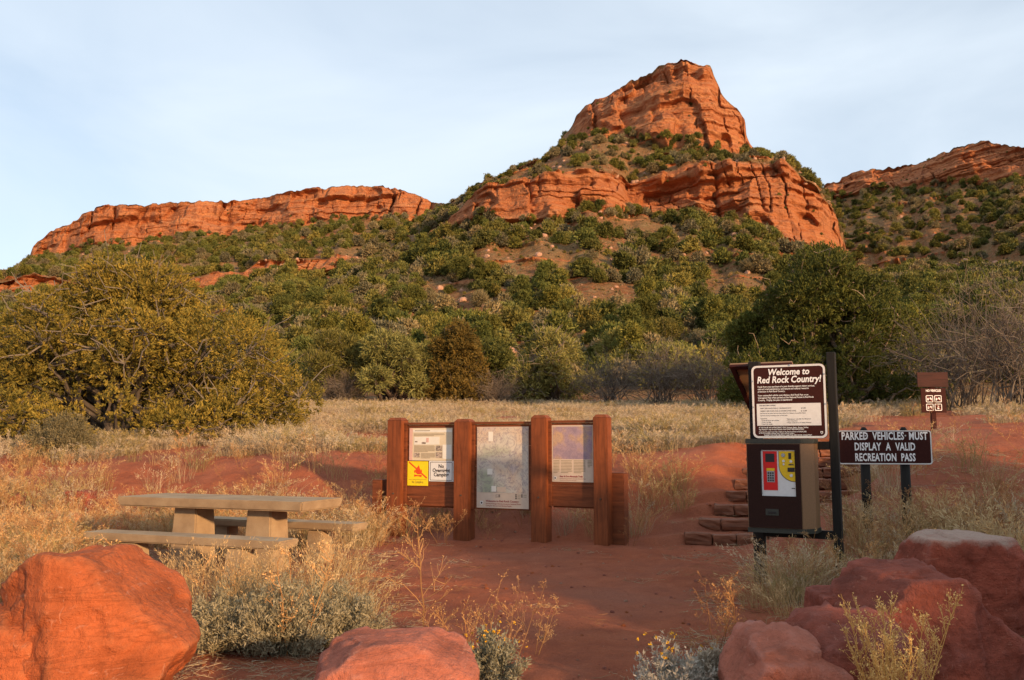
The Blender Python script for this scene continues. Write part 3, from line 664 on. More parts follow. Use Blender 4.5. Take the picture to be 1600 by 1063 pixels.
prism("bottom_trim", cab(.006), zb, zb + .044, M["trim_green"], cabinet, 'z')
prism("top_trim", cab(.006), zt - .044, zt, M["trim_green"], cabinet, 'z')
# front door with opening
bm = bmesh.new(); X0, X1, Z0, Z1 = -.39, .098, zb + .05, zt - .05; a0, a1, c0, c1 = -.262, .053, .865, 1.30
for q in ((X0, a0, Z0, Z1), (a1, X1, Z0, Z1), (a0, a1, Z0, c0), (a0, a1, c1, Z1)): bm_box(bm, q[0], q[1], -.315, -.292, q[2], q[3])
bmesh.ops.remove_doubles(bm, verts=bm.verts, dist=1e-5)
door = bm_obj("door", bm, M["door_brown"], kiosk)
face = box("face_plate", (a0 + .001, a1 - .001, -.298, -.2925, c0 + .001, c1 - .001), M["white"], kiosk, 0)
Y = -.3015
rp = box("red_panel", (a0 + .018, a0 + .15, Y, Y + .003, c0 + .055, c1 - .012), M["red"], face, .001)
box("screen", (a0 + .042, a0 + .126, Y - .003, Y - .0005, c1 - .115, c1 - .035), M["black"], rp, .001)
box("keypad", (a0 + .052, a0 + .124, Y - .003, Y - .0005, c0 + .13, c0 + .235), M["grey_metal"], rp, .001)
box("keypad_header", (a0 + .050, a0 + .126, Y - .003, Y - .0005, c0 + .237, c0 + .262), M["yellow"], rp, .001)
for i in range(3):
    for j in range(4): box("key", (a0 + .059 + i * .021, a0 + .074 + i * .021, Y - .006, Y - .0032, c0 + .139 + j * .023, c0 + .155 + j * .023), M["black"], rp, .001)
yp = [(a0 + .168, c1 - .012), (a1 - .003, c1 - .012), (a1 - .003, c0 + .14)]
for i in range(1, 8):
    t = i / 8 * math.pi / 2; yp.append((a1 - .003 - .144 * math.sin(t), c1 - .15 - (c1 - .15 - c0 - .14) * math.cos(t)))
yp.append((a0 + .168, c1 - .15))
yo = prism("yellow_panel", yp, Y, Y + .003, M["yellow"], face)
bo = [(x - .004 if x < a1 - .01 else x, z - .005 if z < c1 - .02 else z) for x, z in yp]
prism("yellow_panel_edge", bo, Y + .0012, Y + .0035, M["ink"], face)
def disc(name, x, z, r, y, mat, parent, depth=.006):
    bm = bmesh.new(); bmesh.ops.create_cone(bm, cap_ends=True, segments=14, radius1=r, radius2=r * .9, depth=depth, matrix=Matrix.Translation((x, y, z)) @ Matrix.Rotation(math.pi / 2, 4, 'X'))
    return bm_obj(name, bm, mat, parent)
disc("button", a0 + .208, c1 - .05, .019, Y - .003, M["grey_metal"], yo); disc("button", a0 + .21, c1 - .105, .013, Y - .003, M["white"], yo)
disc("button", a0 + .21, c1 - .135, .010, Y - .003, M["white"], yo); disc("button", a0 + .278, c1 - .108, .013, Y - .003, M["white"], yo)
disc("button", a0 + .277, c1 - .24, .015, Y - .003, M["white"], yo)
box("coin_slot", (a0 + .256, a0 + .282, Y - .003, Y - .0005, c1 - .085, c1 - .028), M["black"], yo, .001)
box("coin_tray", (a0 + .245, a1 - .006, Y - .004, Y - .0005, c1 - .205, c1 - .165), M["black"], yo, .001)
box("card_mark", (a0 + .255, a0 + .3, Y - .003, Y - .0005, c1 - .143, c1 - .132), M["ink"], yo, 0)
box("maker_mark", (a0 + .276, a1 - .008, Y, Y + .003, c0 + .072, c0 + .080), M["ink"], face, 0)
pl = box("plate", (-.23, -.11, -.319, -.3155, .685, .745), M["trim_green"], kiosk, .001)
box("plate_slot", (-.21, -.13, -.3215, -.3195, .70, .722), M["black"], pl, .001)
# welcome sign
SX0, SX1, SZ0, SZ1 = -.392, .318, 1.41, 2.135
sgn = prism("welcome_sign", rrect(SX0, SX1, SZ0, SZ1, .05), -.006, .0, M["brown_paint"], kiosk); sgn["label"] = "brown welcome sign with white border and price table"
ring("border", rrect(SX0 + .003, SX1 - .003, SZ0 + .003, SZ1 - .003, .05), rrect(SX0 + .022, SX1 - .022, SZ0 + .022, SZ1 - .022, .036), -.0085, -.0055, M["white"], sgn)
YS = -.0078; cxs = (SX0 + SX1) / 2
text("Welcome to", .088, cxs + .005, 2.035, YS, M["letter"], sgn, align='CENTER', bold=.0022, shear=.18, sx=.88)
text("Red Rock Country!", .092, cxs + .005, 1.958, YS, M["letter"], sgn, align='CENTER', bold=.0022, shear=.18, sx=.84)
for i, l in enumerate(("Funds from your purchase of a pass directly support visitor services,", "trail and road maintenance, and natural and cultural resource", "protection in Red Rock Country.", "", "Your unattended vehicle must display a Red Rock Pass or an",
                       "Interagency Pass when parked on the National Forest in Red Rock", "Country.  Display the pass on dashboard!")):
    if l: text(l, .0235, SX0 + .06, 1.913 - i * .0235 + (.008 if i > 3 else 0), YS, M["letter"], sgn, bold=.0008, sx=.84)
pp = box("price_panel", (SX0 + .045, SX1 - .055, -.0085, -.0055, 1.535, 1.752), M["white"], sgn, 0)
for i, (l, s) in enumerate((("THIS MACHINE OFFERS:", .018), ("DAILY RED ROCK PASS (1 CALENDAR DAY)", .018), ("WEEKLY RED ROCK PASS (7 CONSECUTIVE DAYS)", .018),
                            ("Red Rock Pass not valid at Call of the Canyon (West Fork Trailhead), Crescent Moon Ranch,", .0135), ("Red Rock Crossing, Grasshopper Point, and state parks.", .0135))):
    text(l, s, SX0 + .07 + (.01 if i else 0), 1.728 - (0, .028, .055, .076, .098)[i], -.0092, M["ink"], pp, bold=.0006, sx=.85)
text("$ 5.00", .018, SX0 + .47, 1.698, -.0092, M["ink"], pp, bold=.0006); text("$ 15.00", .018, SX0 + .47, 1.671, -.0092, M["ink"], pp, bold=.0006)
for i, l in enumerate(("Instructions:", "  * Press any key to start machine", "  * Press 1 for daily", "  * Press 2 for weekly")): text(l, .0145, SX0 + .08, 1.6 - i * .018, -.0092, M["ink"], pp, bold=.0004, sx=.9)
for i, l in enumerate(("* Make payment: coins, bills, Visa, MasterCard", "* Take receipt below", "* Display receipt face up on vehicle dashboard")): text(l, .0145, SX0 + .33, 1.594 - i * .018, -.0092, M["ink"], pp, bold=.0004, sx=.85)
text("IF YOU HAVE AN INTERAGENCY PASS (Annual, Senior, Access, Golden", .0195, SX0 + .06, 1.510, YS, M["letter"], sgn, bold=.0006, sx=.80)
text("Age Access) it may be used instead of the DAILY RED ROCK PASS.", .0195, SX0 + .06, 1.492, YS, M["letter"], sgn, bold=.0006, sx=.80)
text("If you are in the area for more than a week you may want to purchase an ANNUAL RED", .0165, SX0 + .06, 1.47, YS, M["letter"], sgn, bold=.0004, sx=.76)
text("ROCK PASS available at Sedona Visitor Centers and local vendors.", .0165, SX0 + .06, 1.455, YS, M["letter"], sgn, bold=.0004, sx=.76)
text("THANK YOU FOR HELPING CARE FOR RED ROCK COUNTRY!", .02, cxs - .02, 1.4345, YS, M["letter"], sgn, align='CENTER', bold=.0006, sx=.82)
emblem(SX1 - .055, 1.465, .022, sgn, -.0085)
for x, z in ((SX0 + .01, 1.98), (SX0 + .01, 1.72), (SX1 - .012, 2.03), (SX1 - .012, 1.74), (cxs + .02, SZ1 - .008)): disc("bolt", x, z, .009, -.010, M["galv"], sgn)
# solar panel frame behind the sign
e1 = Vector((1, 0, 0)); kR = Matrix.Rotation(KA, 3, 'Z')
tl = kR.inverted() @ (P(1140, 571, 9.15) - Vector((kO.x, kO.y, 0)))
v_dn = kR.inverted() @ Vector((.24, .36, -.40)); u_rt = Vector((.60, 0, 0)); v_dn = Vector((.10, .42, -.44)); v_dn.x = .10
u_rt = Vector((.62, 0.0, 0)); v_dn = (v_dn - u_rt.normalized() * 0)
nrm = u_rt.cross(v_dn).normalized()
sp_ = empty("solar_panel", parent=kiosk); sp_["label"] = "tilted solar panel seen from below"
def slab(name, o, a, b, th, mat, parent):
    bm = bmesh.new(); n_ = a.cross(b).normalized() * th
    vs = [bm.verts.new(o + p) for p in (Vector(), a, a + b, b, n_, a + n_, a + b + n_, b + n_)]
    for f in ((0, 1, 2, 3), (7, 6, 5, 4), (0, 4, 5, 1), (1, 5, 6, 2), (2, 6, 7, 3), (3, 7, 4, 0)): bm.faces.new([vs[i] for i in f])
    bmesh.ops.recalc_face_normals(bm, faces=bm.faces); return bm_obj(name, bm, mat, parent)
slab("backing_sheet", tl + nrm * .01, u_rt, v_dn, .02, M["lit_brown"], sp_)
w = .045; ua, va = u_rt.normalized() * w, v_dn.normalized() * w
slab("frame_bar", tl - nrm * .025, u_rt, va, .034, M["brown_paint"], sp_); slab("frame_bar", tl + v_dn - va - nrm * .025, u_rt, va, .034, M["brown_paint"], sp_)
slab("frame_bar", tl - nrm * .024 + va, ua, v_dn - va * 2, .033, M["brown_paint"], sp_); slab("frame_bar", tl - nrm * .024 + va + u_rt - ua, ua, v_dn - va * 2, .033, M["brown_paint"], sp_)

# ------------------------------------------------------------------ parked vehicles sign
sO = P(1382, 700, 10.0); sg = empty("vehicle_pass_sign", (sO.x, sO.y, 0), -math.radians(8), "wide brown sign on two dark posts reading PARKED VEHICLES MUST DISPLAY A VALID RECREATION PASS", "sign")
def zz(py, d): return HC + float(ut(1382, py)[1]) * d
hw, z1, z0 = .5, zz(672.5, 10), zz(726, 10)
plate_o = prism("sign_face", rrect(-hw, hw, z0, z1, .03), -.008, 0, M["brown_paint"], sg)
ring("border", rrect(-hw + .002, hw - .002, z0 + .002, z1 - .002, .03), rrect(-hw + .014, hw - .014, z0 + .014, z1 - .014, .02), -.0105, -.0075, M["white"], plate_o)
for i, l in enumerate(("PARKED  VEHICLES  MUST", "DISPLAY  A  VALID", "RECREATION  PASS")):
    ws = [text(w_, .118, 0, z1 - .103 - i * .118, -.0095, M["letter"], plate_o, bold=.0034, sx=(.64, .62, .60)[i], space=1.05) for w_ in l.split()]
    wd = [max(v.co.x for v in w_.data.vertices) * (.64, .62, .60)[i] for w_ in ws]; xx = -(sum(wd) + .05 * (len(wd) - 1)) / 2
    for w_, q in zip(ws, wd): w_.location.x = xx; xx += q + .05
for x in (-.2, .225):
    bm = bmesh.new(); g = gz(sO.x + x, sO.y); zt = zz(667.5, 10)
    bmesh.ops.create_cone(bm, cap_ends=True, segments=14, radius1=.055, radius2=.05, depth=zt - .05 - (g - .3), matrix=Matrix.Translation((x, .058, (zt - .05 + g - .3) / 2)))
    bmesh.ops.create_cone(bm, cap_ends=True, segments=14, radius1=.05, radius2=.02, depth=.05, matrix=Matrix.Translation((x, .058, zt - .025)))
    o = bm_obj("post", bm, M["black_post"], sg, True)
    for bz in (z1 - .06, z1 - .19): disc("bolt", x, bz, .009, -.0115, M["galv"], plate_o)
# ------------------------------------------------------------------ no vehicles sign
nd = 17.5; nO = on(1453, nd); ns = empty("no_vehicles_sign", (nO.x, nO.y, 0), -math.radians(5), "small brown trail sign with four white pictogram squares in the dry grass", "sign")
def zn(py): return HC + float(ut(1453, py)[1]) * nd
box("post", (-.045, .045, .0, .08, nO.z - .3, zn(590)), M["brown_paint"], ns, .006)
lb = box("lower_board", (-.235, .235, -.03, -.003, zn(645), zn(607)), M["brown_paint"], ns, .004)
box("upper_board", (-.29, .29, -.03, -.003, zn(605), zn(582)), M["maroon"], ns, .006)
zl, zh = zn(645), zn(607); text("NO VEHICLES", .062, 0, zh - .068, -.0325, M["letter"], lb, align='CENTER', bold=.002, sx=.75)
for i in range(2):
    for j in range(2):
        cx_, cz_ = -.08 + .16 * i, zl + .105 + .165 * j; h = .068
        ring("pictogram_frame", rrect(cx_ - h, cx_ + h, cz_ - h, cz_ + h, .018, 3), rrect(cx_ - h + .012, cx_ + h - .012, cz_ - h + .012, cz_ + h - .012, .01, 3), -.034, -.0305, M["letter"], lb)
        if (i, j) != (1, 0):
            body = [(-.045, .0), (-.03, .022), (.0, .012), (.018, .03), (.045, .005), (.03, -.008), (-.03, -.008)]
            prism("pictogram", [(cx_ + a, cz_ + b) for a, b in body], -.034, -.0305, M["letter"], lb)
            for wx in (-.03, .03): disc("pictogram", cx_ + wx, cz_ - .018, .016, -.0325, M["letter"], lb, .003)
        else:
            prism("pictogram", [(cx_ - .02, cz_ - .035), (cx_ + .02, cz_ - .035), (cx_ + .01, cz_ + .03), (cx_ - .01, cz_ + .03)], -.034, -.0305, M["letter"], lb)
        bar = (.05, .006); prism("slash", [(cx_ - .052, cz_ + .044), (cx_ - .044, cz_ + .052), (cx_ + .052, cz_ - .044), (cx_ + .044, cz_ - .052)], -.0362, -.0342, M["ink_red"], lb)

# ------------------------------------------------------------------ picnic table
TA = -math.radians(22); C0 = Vector((-2.14, 9.2, 0))
tb = empty("picnic_table", C0, TA, "weathered concrete picnic table with two slab benches behind the grass", "picnic table")
def slab_box(name, x0, x1, y0, y1, z0, z1, parent, bev=.018, taper=0.0):
    bm = bmesh.new(); bm_box(bm, x0, x1, y0, y1, z0, z1)
    if taper:
        for v in bm.verts:
            if v.co.z < (z0 + z1) / 2: v.co.x += (taper if v.co.x < (x0 + x1) / 2 else -taper); v.co.y += (taper if v.co.y < (y0 + y1) / 2 else -taper)
    bmesh.ops.bevel(bm, geom=bm.edges[:], offset=bev, segments=2, affect='EDGES'); return bm_obj(name, bm, M["concrete"], parent)
slab_box("tabletop", -2.5, 0, 0, .78, .66, .765, tb, .016, .03)
for x in (-1.72, -.72): slab_box("pedestal", x - .155, x + .155, .24, .54, -.06, .658, tb, .015, -.035)
for y0, xo in ((-.66, .2), (1.12, -.1)):
    sl = slab_box("bench_slab", -2.46 + xo, xo + .02, y0, y0 + .33, .36, .445, tb, .014, .02)
    for x in (-1.9, -.55): slab_box("bench_leg", x - .1 + xo, x + .1 + xo, y0 + .07, y0 + .26, -.06, .358, tb, .012, -.03)

# ------------------------------------------------------------------ trail steps
steps = empty("trail_steps", (2.3, 12.0, 0), 0, "curved flight of stone block steps climbing the red bank behind the pay station", "steps")
rs = random.Random(5)
for i in range(9):
    st_e = empty("step", parent=steps); yb = .45 * i; zt = .16 * (i + 1); xl = [0, .29, .6, .88, 1.13, 1.37, 1.6, 1.85, 2.1][i]
    x = xl; k = 0
    while x < xl + 1.75:
        w = rs.uniform(.26, .42); c = (x + w / 2 - xl - .9)
        yy = yb + .10 * (c / .9) ** 2 + rs.uniform(-.02, .02)
        bm = bmesh.new(); bm_box(bm, -w / 2 + .006, w / 2 - .006, -.0, .17, -.15, .0)
        bmesh.ops.subdivide_edges(bm, edges=bm.edges[:], cuts=2, use_grid_fill=True)
        for v in bm.verts: v.co += Vector((rs.uniform(-.006, .006), rs.uniform(-.012, .012), rs.uniform(-.01, .006)))
        bmesh.ops.bevel(bm, geom=[e for e in bm.edges if e.calc_face_angle(0) > 1.0], offset=.012, segments=1, affect='EDGES')
        o = bm_obj("block", bm, M["step_block"], st_e); o.location = (x + w / 2, yy, zt + rs.uniform(-.015, .008)); o.rotation_euler = (0, 0, math.atan(.22 * c) + rs.uniform(-.05, .05))
        x += w + .006; k += 1

# ------------------------------------------------------------------ boulders
def boulder(name, center, planes, mat, label, noise=.03, seed=1, rounding=80.0, base=-.6, group=None, sub=5):
    bm = bmesh.new(); bmesh.ops.create_icosphere(bm, subdivisions=sub, radius=1.0)
    D = np.array([v.co[:] for v in bm.verts]); D /= np.linalg.norm(D, axis=1, keepdims=True)
    s = seed * 13.7; q = np.random.default_rng(seed)
    wob = np.stack([fbm(D[:, 0] * 2 + s, D[:, 1] * 2, D[:, 2] * 2, oct=3, seed=seed + 20 + i) - .5 for i in range(3)], 1)
    Dw = D + .06 * wob
    acc = np.zeros(len(D)); md = np.mean([d for n, d in planes])
    extra = [(q.normal(size=3), md * (1.0 + .22 * q.random())) for _ in range(16)]
    for n, d in list(planes) + extra:
        n = np.array(n, float); n /= np.linalg.norm(n)
        acc += np.maximum(Dw @ n, 0.0) ** rounding / d ** rounding
    R = acc ** (-1.0 / rounding); Pp = D * R[:, None]
    def nf(f, o, sd, zs=1.0): return fbm(Pp[:, 0] * f + s, Pp[:, 1] * f + 3.1, Pp[:, 2] * f * zs, oct=o, seed=seed + sd)
    nz = nf(3, 6, 0) - .5; sc1 = sstep(.485, .515, nf(1.7, 3, 9)); sc2 = sstep(.53, .55, nf(4.2, 3, 13)); sc3 = sstep(.56, .575, nf(9, 2, 15))
    lay = sstep(.47, .53, nf(1.1, 2, 4, 6.0)); fine = nf(26, 3, 17) - .5
    disp = noise * (1.1 * nz - 2.6 * sc1 - .9 * sc2 - .3 * sc3 - .9 * lay + .3 * fine)
    for f_, sd in ((1.5, 31), (2.6, 37)): disp = disp - noise * 1.3 * np.exp(-((nf(f_, 3, sd) - .5) / .012) ** 2) * sstep(.45, .6, nf(2.0, 2, sd + 3))
    Pp = Pp * (1 + disp[:, None])
    for v, p in zip(bm.verts, Pp): v.co = p
    o = bm_obj(name, bm, mat, None, True); o.location = center
    return tag(o, label, "boulder", group)
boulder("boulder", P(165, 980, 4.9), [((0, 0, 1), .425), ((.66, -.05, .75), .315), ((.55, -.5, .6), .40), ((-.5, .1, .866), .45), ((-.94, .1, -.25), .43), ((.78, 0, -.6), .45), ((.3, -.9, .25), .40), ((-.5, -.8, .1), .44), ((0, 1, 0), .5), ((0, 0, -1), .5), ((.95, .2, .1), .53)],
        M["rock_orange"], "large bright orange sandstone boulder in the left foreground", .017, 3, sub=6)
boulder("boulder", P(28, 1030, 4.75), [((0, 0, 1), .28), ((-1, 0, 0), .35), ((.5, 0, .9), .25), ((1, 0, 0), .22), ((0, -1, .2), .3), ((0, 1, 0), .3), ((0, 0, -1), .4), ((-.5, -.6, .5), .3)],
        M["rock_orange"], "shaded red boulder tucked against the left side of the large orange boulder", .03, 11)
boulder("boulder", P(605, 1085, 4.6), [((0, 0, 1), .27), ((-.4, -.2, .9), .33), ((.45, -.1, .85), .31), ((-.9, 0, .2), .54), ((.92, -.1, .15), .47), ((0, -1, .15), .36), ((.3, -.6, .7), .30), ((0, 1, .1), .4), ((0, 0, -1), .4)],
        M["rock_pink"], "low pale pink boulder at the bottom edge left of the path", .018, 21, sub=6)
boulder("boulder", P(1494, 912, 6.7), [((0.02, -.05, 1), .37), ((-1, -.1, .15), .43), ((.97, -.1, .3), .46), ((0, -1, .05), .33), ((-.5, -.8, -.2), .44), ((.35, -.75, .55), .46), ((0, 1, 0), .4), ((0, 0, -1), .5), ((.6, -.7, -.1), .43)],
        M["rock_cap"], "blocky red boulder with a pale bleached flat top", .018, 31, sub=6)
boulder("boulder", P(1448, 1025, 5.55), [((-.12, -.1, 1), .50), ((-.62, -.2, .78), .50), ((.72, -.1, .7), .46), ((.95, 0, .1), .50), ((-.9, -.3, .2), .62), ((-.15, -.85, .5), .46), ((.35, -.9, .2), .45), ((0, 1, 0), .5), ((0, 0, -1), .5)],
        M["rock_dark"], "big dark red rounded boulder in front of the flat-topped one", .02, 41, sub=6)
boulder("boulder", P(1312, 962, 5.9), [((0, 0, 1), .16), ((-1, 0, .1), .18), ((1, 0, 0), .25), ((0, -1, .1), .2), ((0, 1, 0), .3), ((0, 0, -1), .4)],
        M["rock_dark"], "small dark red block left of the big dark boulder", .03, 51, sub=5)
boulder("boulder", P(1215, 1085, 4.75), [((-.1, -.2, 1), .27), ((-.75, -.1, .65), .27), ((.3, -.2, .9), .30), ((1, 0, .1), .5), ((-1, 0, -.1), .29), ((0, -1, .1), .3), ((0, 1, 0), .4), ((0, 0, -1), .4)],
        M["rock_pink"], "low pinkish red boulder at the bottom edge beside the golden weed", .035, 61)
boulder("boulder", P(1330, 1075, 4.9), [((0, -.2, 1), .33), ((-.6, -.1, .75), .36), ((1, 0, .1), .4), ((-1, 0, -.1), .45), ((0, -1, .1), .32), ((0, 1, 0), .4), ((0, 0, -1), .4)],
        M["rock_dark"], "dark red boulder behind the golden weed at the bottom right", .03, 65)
boulder("boulder", P(1612, 930, 6.9), [((0, 0, 1), .3), ((-1, 0, .1), .22), ((1, 0, 0), .4), ((0, -1, .1), .3), ((0, 1, 0), .3), ((0, 0, -1), .5)],
        M["rock_cap"], "red boulder cut by the right edge of the picture", .03, 71, sub=5)
for q, (px, py, d, w, h, lab, m) in enumerate([(125, 785, 14.0, .27, .2, "reddish rock with a pale top in the weeds behind the picnic table", "rock_cap"),
        (18, 790, 14.4, .42, .22, "pale-topped rock in the weeds at the left edge", "rock_cap"), (95, 808, 12.9, .36, .06, "flat pale slab lying in the weeds left of the table", "rock_pink"),
        (1478, 682, 17.2, .25, .06, "flat reddish stone beside the small trail sign post", "rock_dark")]):
    boulder("rock", P(px, py, d), [((0, 0, 1), h), ((-1, 0, .2), w), ((1, 0, .2), w), ((0, -1, .2), w * .8), ((0, 1, 0), w), ((0, 0, -1), .4)], M[m], lab, .04, 80 + q, sub=5)
# dark earth mound
bm = bmesh.new(); bmesh.ops.create_icosphere(bm, subdivisions=4, radius=1.0)
for v in bm.verts: n_ = .3 * (float(vnoise(v.co.x * 3, v.co.y * 3, v.co.z * 3, 5)) - .5); v.co = Vector((v.co.x * .26 * (1 + n_), v.co.y * .16 * (1 + n_), max(v.co.z, -.3) * .055 * (1 + n_)))
o = bm_obj("dirt_mound", bm, M["dirt"], None, True); o.location = on(577, 9.35); tag(o, "low mound of loose red dirt beside the gravel path", "dirt mound")

# ================================================================== VEGETATION
def crown_lobes(rng, W, Hh, n, r0, r1, zlow=0.25, depth=None):
    """lobe centres filling a half-dome W wide, Hh high"""
    D = depth or W
    a = rng.random(n) * 2 * math.pi; q = np.sqrt(rng.random(n)); zf = rng.random(n) ** 0.8
    rad = np.sqrt(np.maximum(1 - zf ** 2.2, .04))
    R = r0 + (r1 - r0) * rng.random(n)
    c = np.stack([np.cos(a) * q * rad * (W / 2 - r1 * .6), np.sin(a) * q * rad * (D / 2 - r1 * .6), zlow * Hh * 0.5 + zf * (Hh - r1 - zlow * Hh * .5)], 1)
    rag = .82 + .36 * vnoise(np.cos(a) * 2.2 + c[:, 2] * .6, np.sin(a) * 2.2, c[:, 2] * .9, int(rng.integers(0, 999)))
    c = c * np.stack([rag, rag, .9 + .2 * rng.random(n)], 1)
    k = max(2, n // 6); R[:k] *= .6; c[:k] *= np.array([1.13, 1.13, 1.12])
    return c, R
def crown_foliage(rng, C, R, n_t, m, length, width, spread=0.5, up=0.35, shell=0.55, flat=0.8):
    p = R ** 2 / np.sum(R ** 2); li = rng.choice(len(C), n_t, p=p)
    d = unit(rng.normal(size=(n_t, 3)) + np.array([0, 0, .35]))
    rr = R[li] * (shell + (1.08 - shell) * rng.random(n_t) ** .6)
    pos = C[li] + d * rr[:, None] * np.array([1, 1, flat])
    D = unit(d + np.array([0, 0, up]) + .4 * rng.normal(size=(n_t, 3)))
    V, Q = tufts(pos, D, m, length, width, spread, rng)
    lobe_v = rng.random(len(C))[li] * .35
    var = np.repeat(np.clip(.12 + lobe_v + .55 * rng.random(n_t), 0, 1), m)
    keep = (V.reshape(-1, 4, 3)[:, :, 2].min(1) > 0.02)
    return V, Q[keep], np.clip(var + .18 * rng.normal(size=len(var)), 0, 1)[keep], pos
def limbs(rng, base, tips, r0, r1, Kp=6, sag=.15, wob=.08, sides=5):
    n = len(tips); t = np.linspace(0, 1, Kp)[None, :, None]
    L = np.linalg.norm(tips - base, axis=1)[:, None, None]
    Pk = base[:, None, :] * (1 - t) + tips[:, None, :] * t
    Pk = Pk + L * (np.array([0, 0, 1]) * sag * np.sin(t * math.pi) * rng.normal(size=(n, 1, 1)) + wob * rng.normal(size=(n, Kp, 3)) * np.sin(t * math.pi))
    R = (r0[:, None] * (1 - t[..., 0]) + r1[:, None] * t[..., 0])
    return tubes(Pk, R, sides)
def make_tree(name, loc, rng, W, Hh, n_lobes, r0, r1, n_t, m, length, width, leaf, bark, label, cat, group=None, n_twigs=120, twig_len=1.0, trunk_r=.16, n_stems=4, depth=None, up=.35, zlow=.25, shell=.55, rz=0.0):
    C, R = crown_lobes(rng, W, Hh, n_lobes, r0, r1, zlow, depth)
    if zlow <= .12:      # skirt of low branches down to the ground
        k = n_lobes // 3; a = rng.random(k) * 2 * math.pi; q = .62 + .36 * rng.random(k)
        C = np.concatenate([C, np.stack([np.cos(a) * q * (W / 2 - r0 * .6), np.sin(a) * q * ((depth or W) / 2 - r0 * .6), r0 * (.45 + 1.1 * rng.random(k))], 1)]); R = np.concatenate([R, r0 * (.8 + .6 * rng.random(k))])
    V, Q, var, pos = crown_foliage(rng, C, R, n_t, m, length, width, up=up, shell=shell)
    e = empty(name, loc, rz, label, cat, group)
    link("crown", mesh_np("crown", V, Q, var), leaf, e)
    stems = np.stack([rng.normal(size=n_stems) * trunk_r, rng.normal(size=n_stems) * trunk_r, np.full(n_stems, -.15)], 1)
    si = rng.integers(0, n_stems, len(C))
    parts = []
    v, q = limbs(rng, stems[si], C, np.full(len(C), trunk_r * .55), np.full(len(C), trunk_r * .12), 7, .12, .05); parts.append((v, q, .2))
    ti = rng.choice(len(pos), n_twigs); ci = np.argmin(((pos[ti][:, None, :] - C[None]) ** 2).sum(-1), 1)
    tips = pos[ti] + unit(pos[ti] - C[ci] + np.array([0, 0, .15])) * (twig_len * (.15 + .5 * rng.random((n_twigs, 1))))
    tips[:, 2] = np.maximum(tips[:, 2], .1)
    v, q = limbs(rng, C[ci], tips, np.full(n_twigs, .024), np.full(n_twigs, .007), 5, .1, .1, 3); parts.append((v, q, .7))
    V, Q, var = merge(parts)
    link("trunk", mesh_np("trunk", V, Q, var), bark, e)
    return e
def make_twigbush(rng, W, Hh, n_main, n_side, r=.018):
    """leafless shrub, grey twigs"""
    a = rng.random(n_main) * 2 * math.pi; tilt = rng.random(n_main) ** .6
    base = np.stack([rng.normal(size=n_main) * W * .07, rng.normal(size=n_main) * W * .07, np.full(n_main, -.1)], 1)
    tips = np.stack([np.cos(a) * tilt * W / 2, np.sin(a) * tilt * W / 2, Hh * (.55 + .45 * rng.random(n_main)) * (1.08 - .55 * tilt ** 2)], 1)
    Kp = 6; t = np.linspace(0, 1, Kp)[None, :, None]
    Pk = base[:, None, :] * (1 - t) + tips[:, None, :] * t + np.array([0, 0, 1]) * (np.sin(t * math.pi) * Hh * .12) + .045 * W * rng.normal(size=(n_main, Kp, 3)) * np.sin(t * math.pi * .8)
    R = r * (1 - .75 * t[..., 0]) * (.6 + .6 * rng.random((n_main, 1)))
    v, q = tubes(Pk, R, 4); parts = [(v, q, np.repeat(rng.random(n_main), (Kp - 1) * 4))]
    for lev, (nn, ll, rr) in enumerate(((n_side, .30, .4), (n_side * 3, .16, .22))):
        mi = rng.integers(0, n_main, nn); f = .25 + .75 * rng.random(nn); kk = np.minimum((f * (Kp - 1)).astype(int), Kp - 2); fr = f * (Kp - 1) - kk
        b = Pk[mi, kk] * (1 - fr[:, None]) + Pk[mi, kk + 1] * fr[:, None]
        d = unit(unit(b * np.array([1, 1, .3])) + .9 * rng.normal(size=(nn, 3)) + np.array([0, 0, .35]))
        tip = b + d * (ll * W * (.4 + .8 * rng.random((nn, 1)))); tip[:, 2] = np.maximum(tip[:, 2], .05)
        v, q = limbs(rng, b, tip, np.full(nn, r * rr), np.full(nn, r * rr * .4), 4, .08, .1, 3); parts.append((v, q, np.repeat(rng.random(nn), 9)))
    V, Q, var = merge(parts); return mesh_np("twigs", V, Q, var)
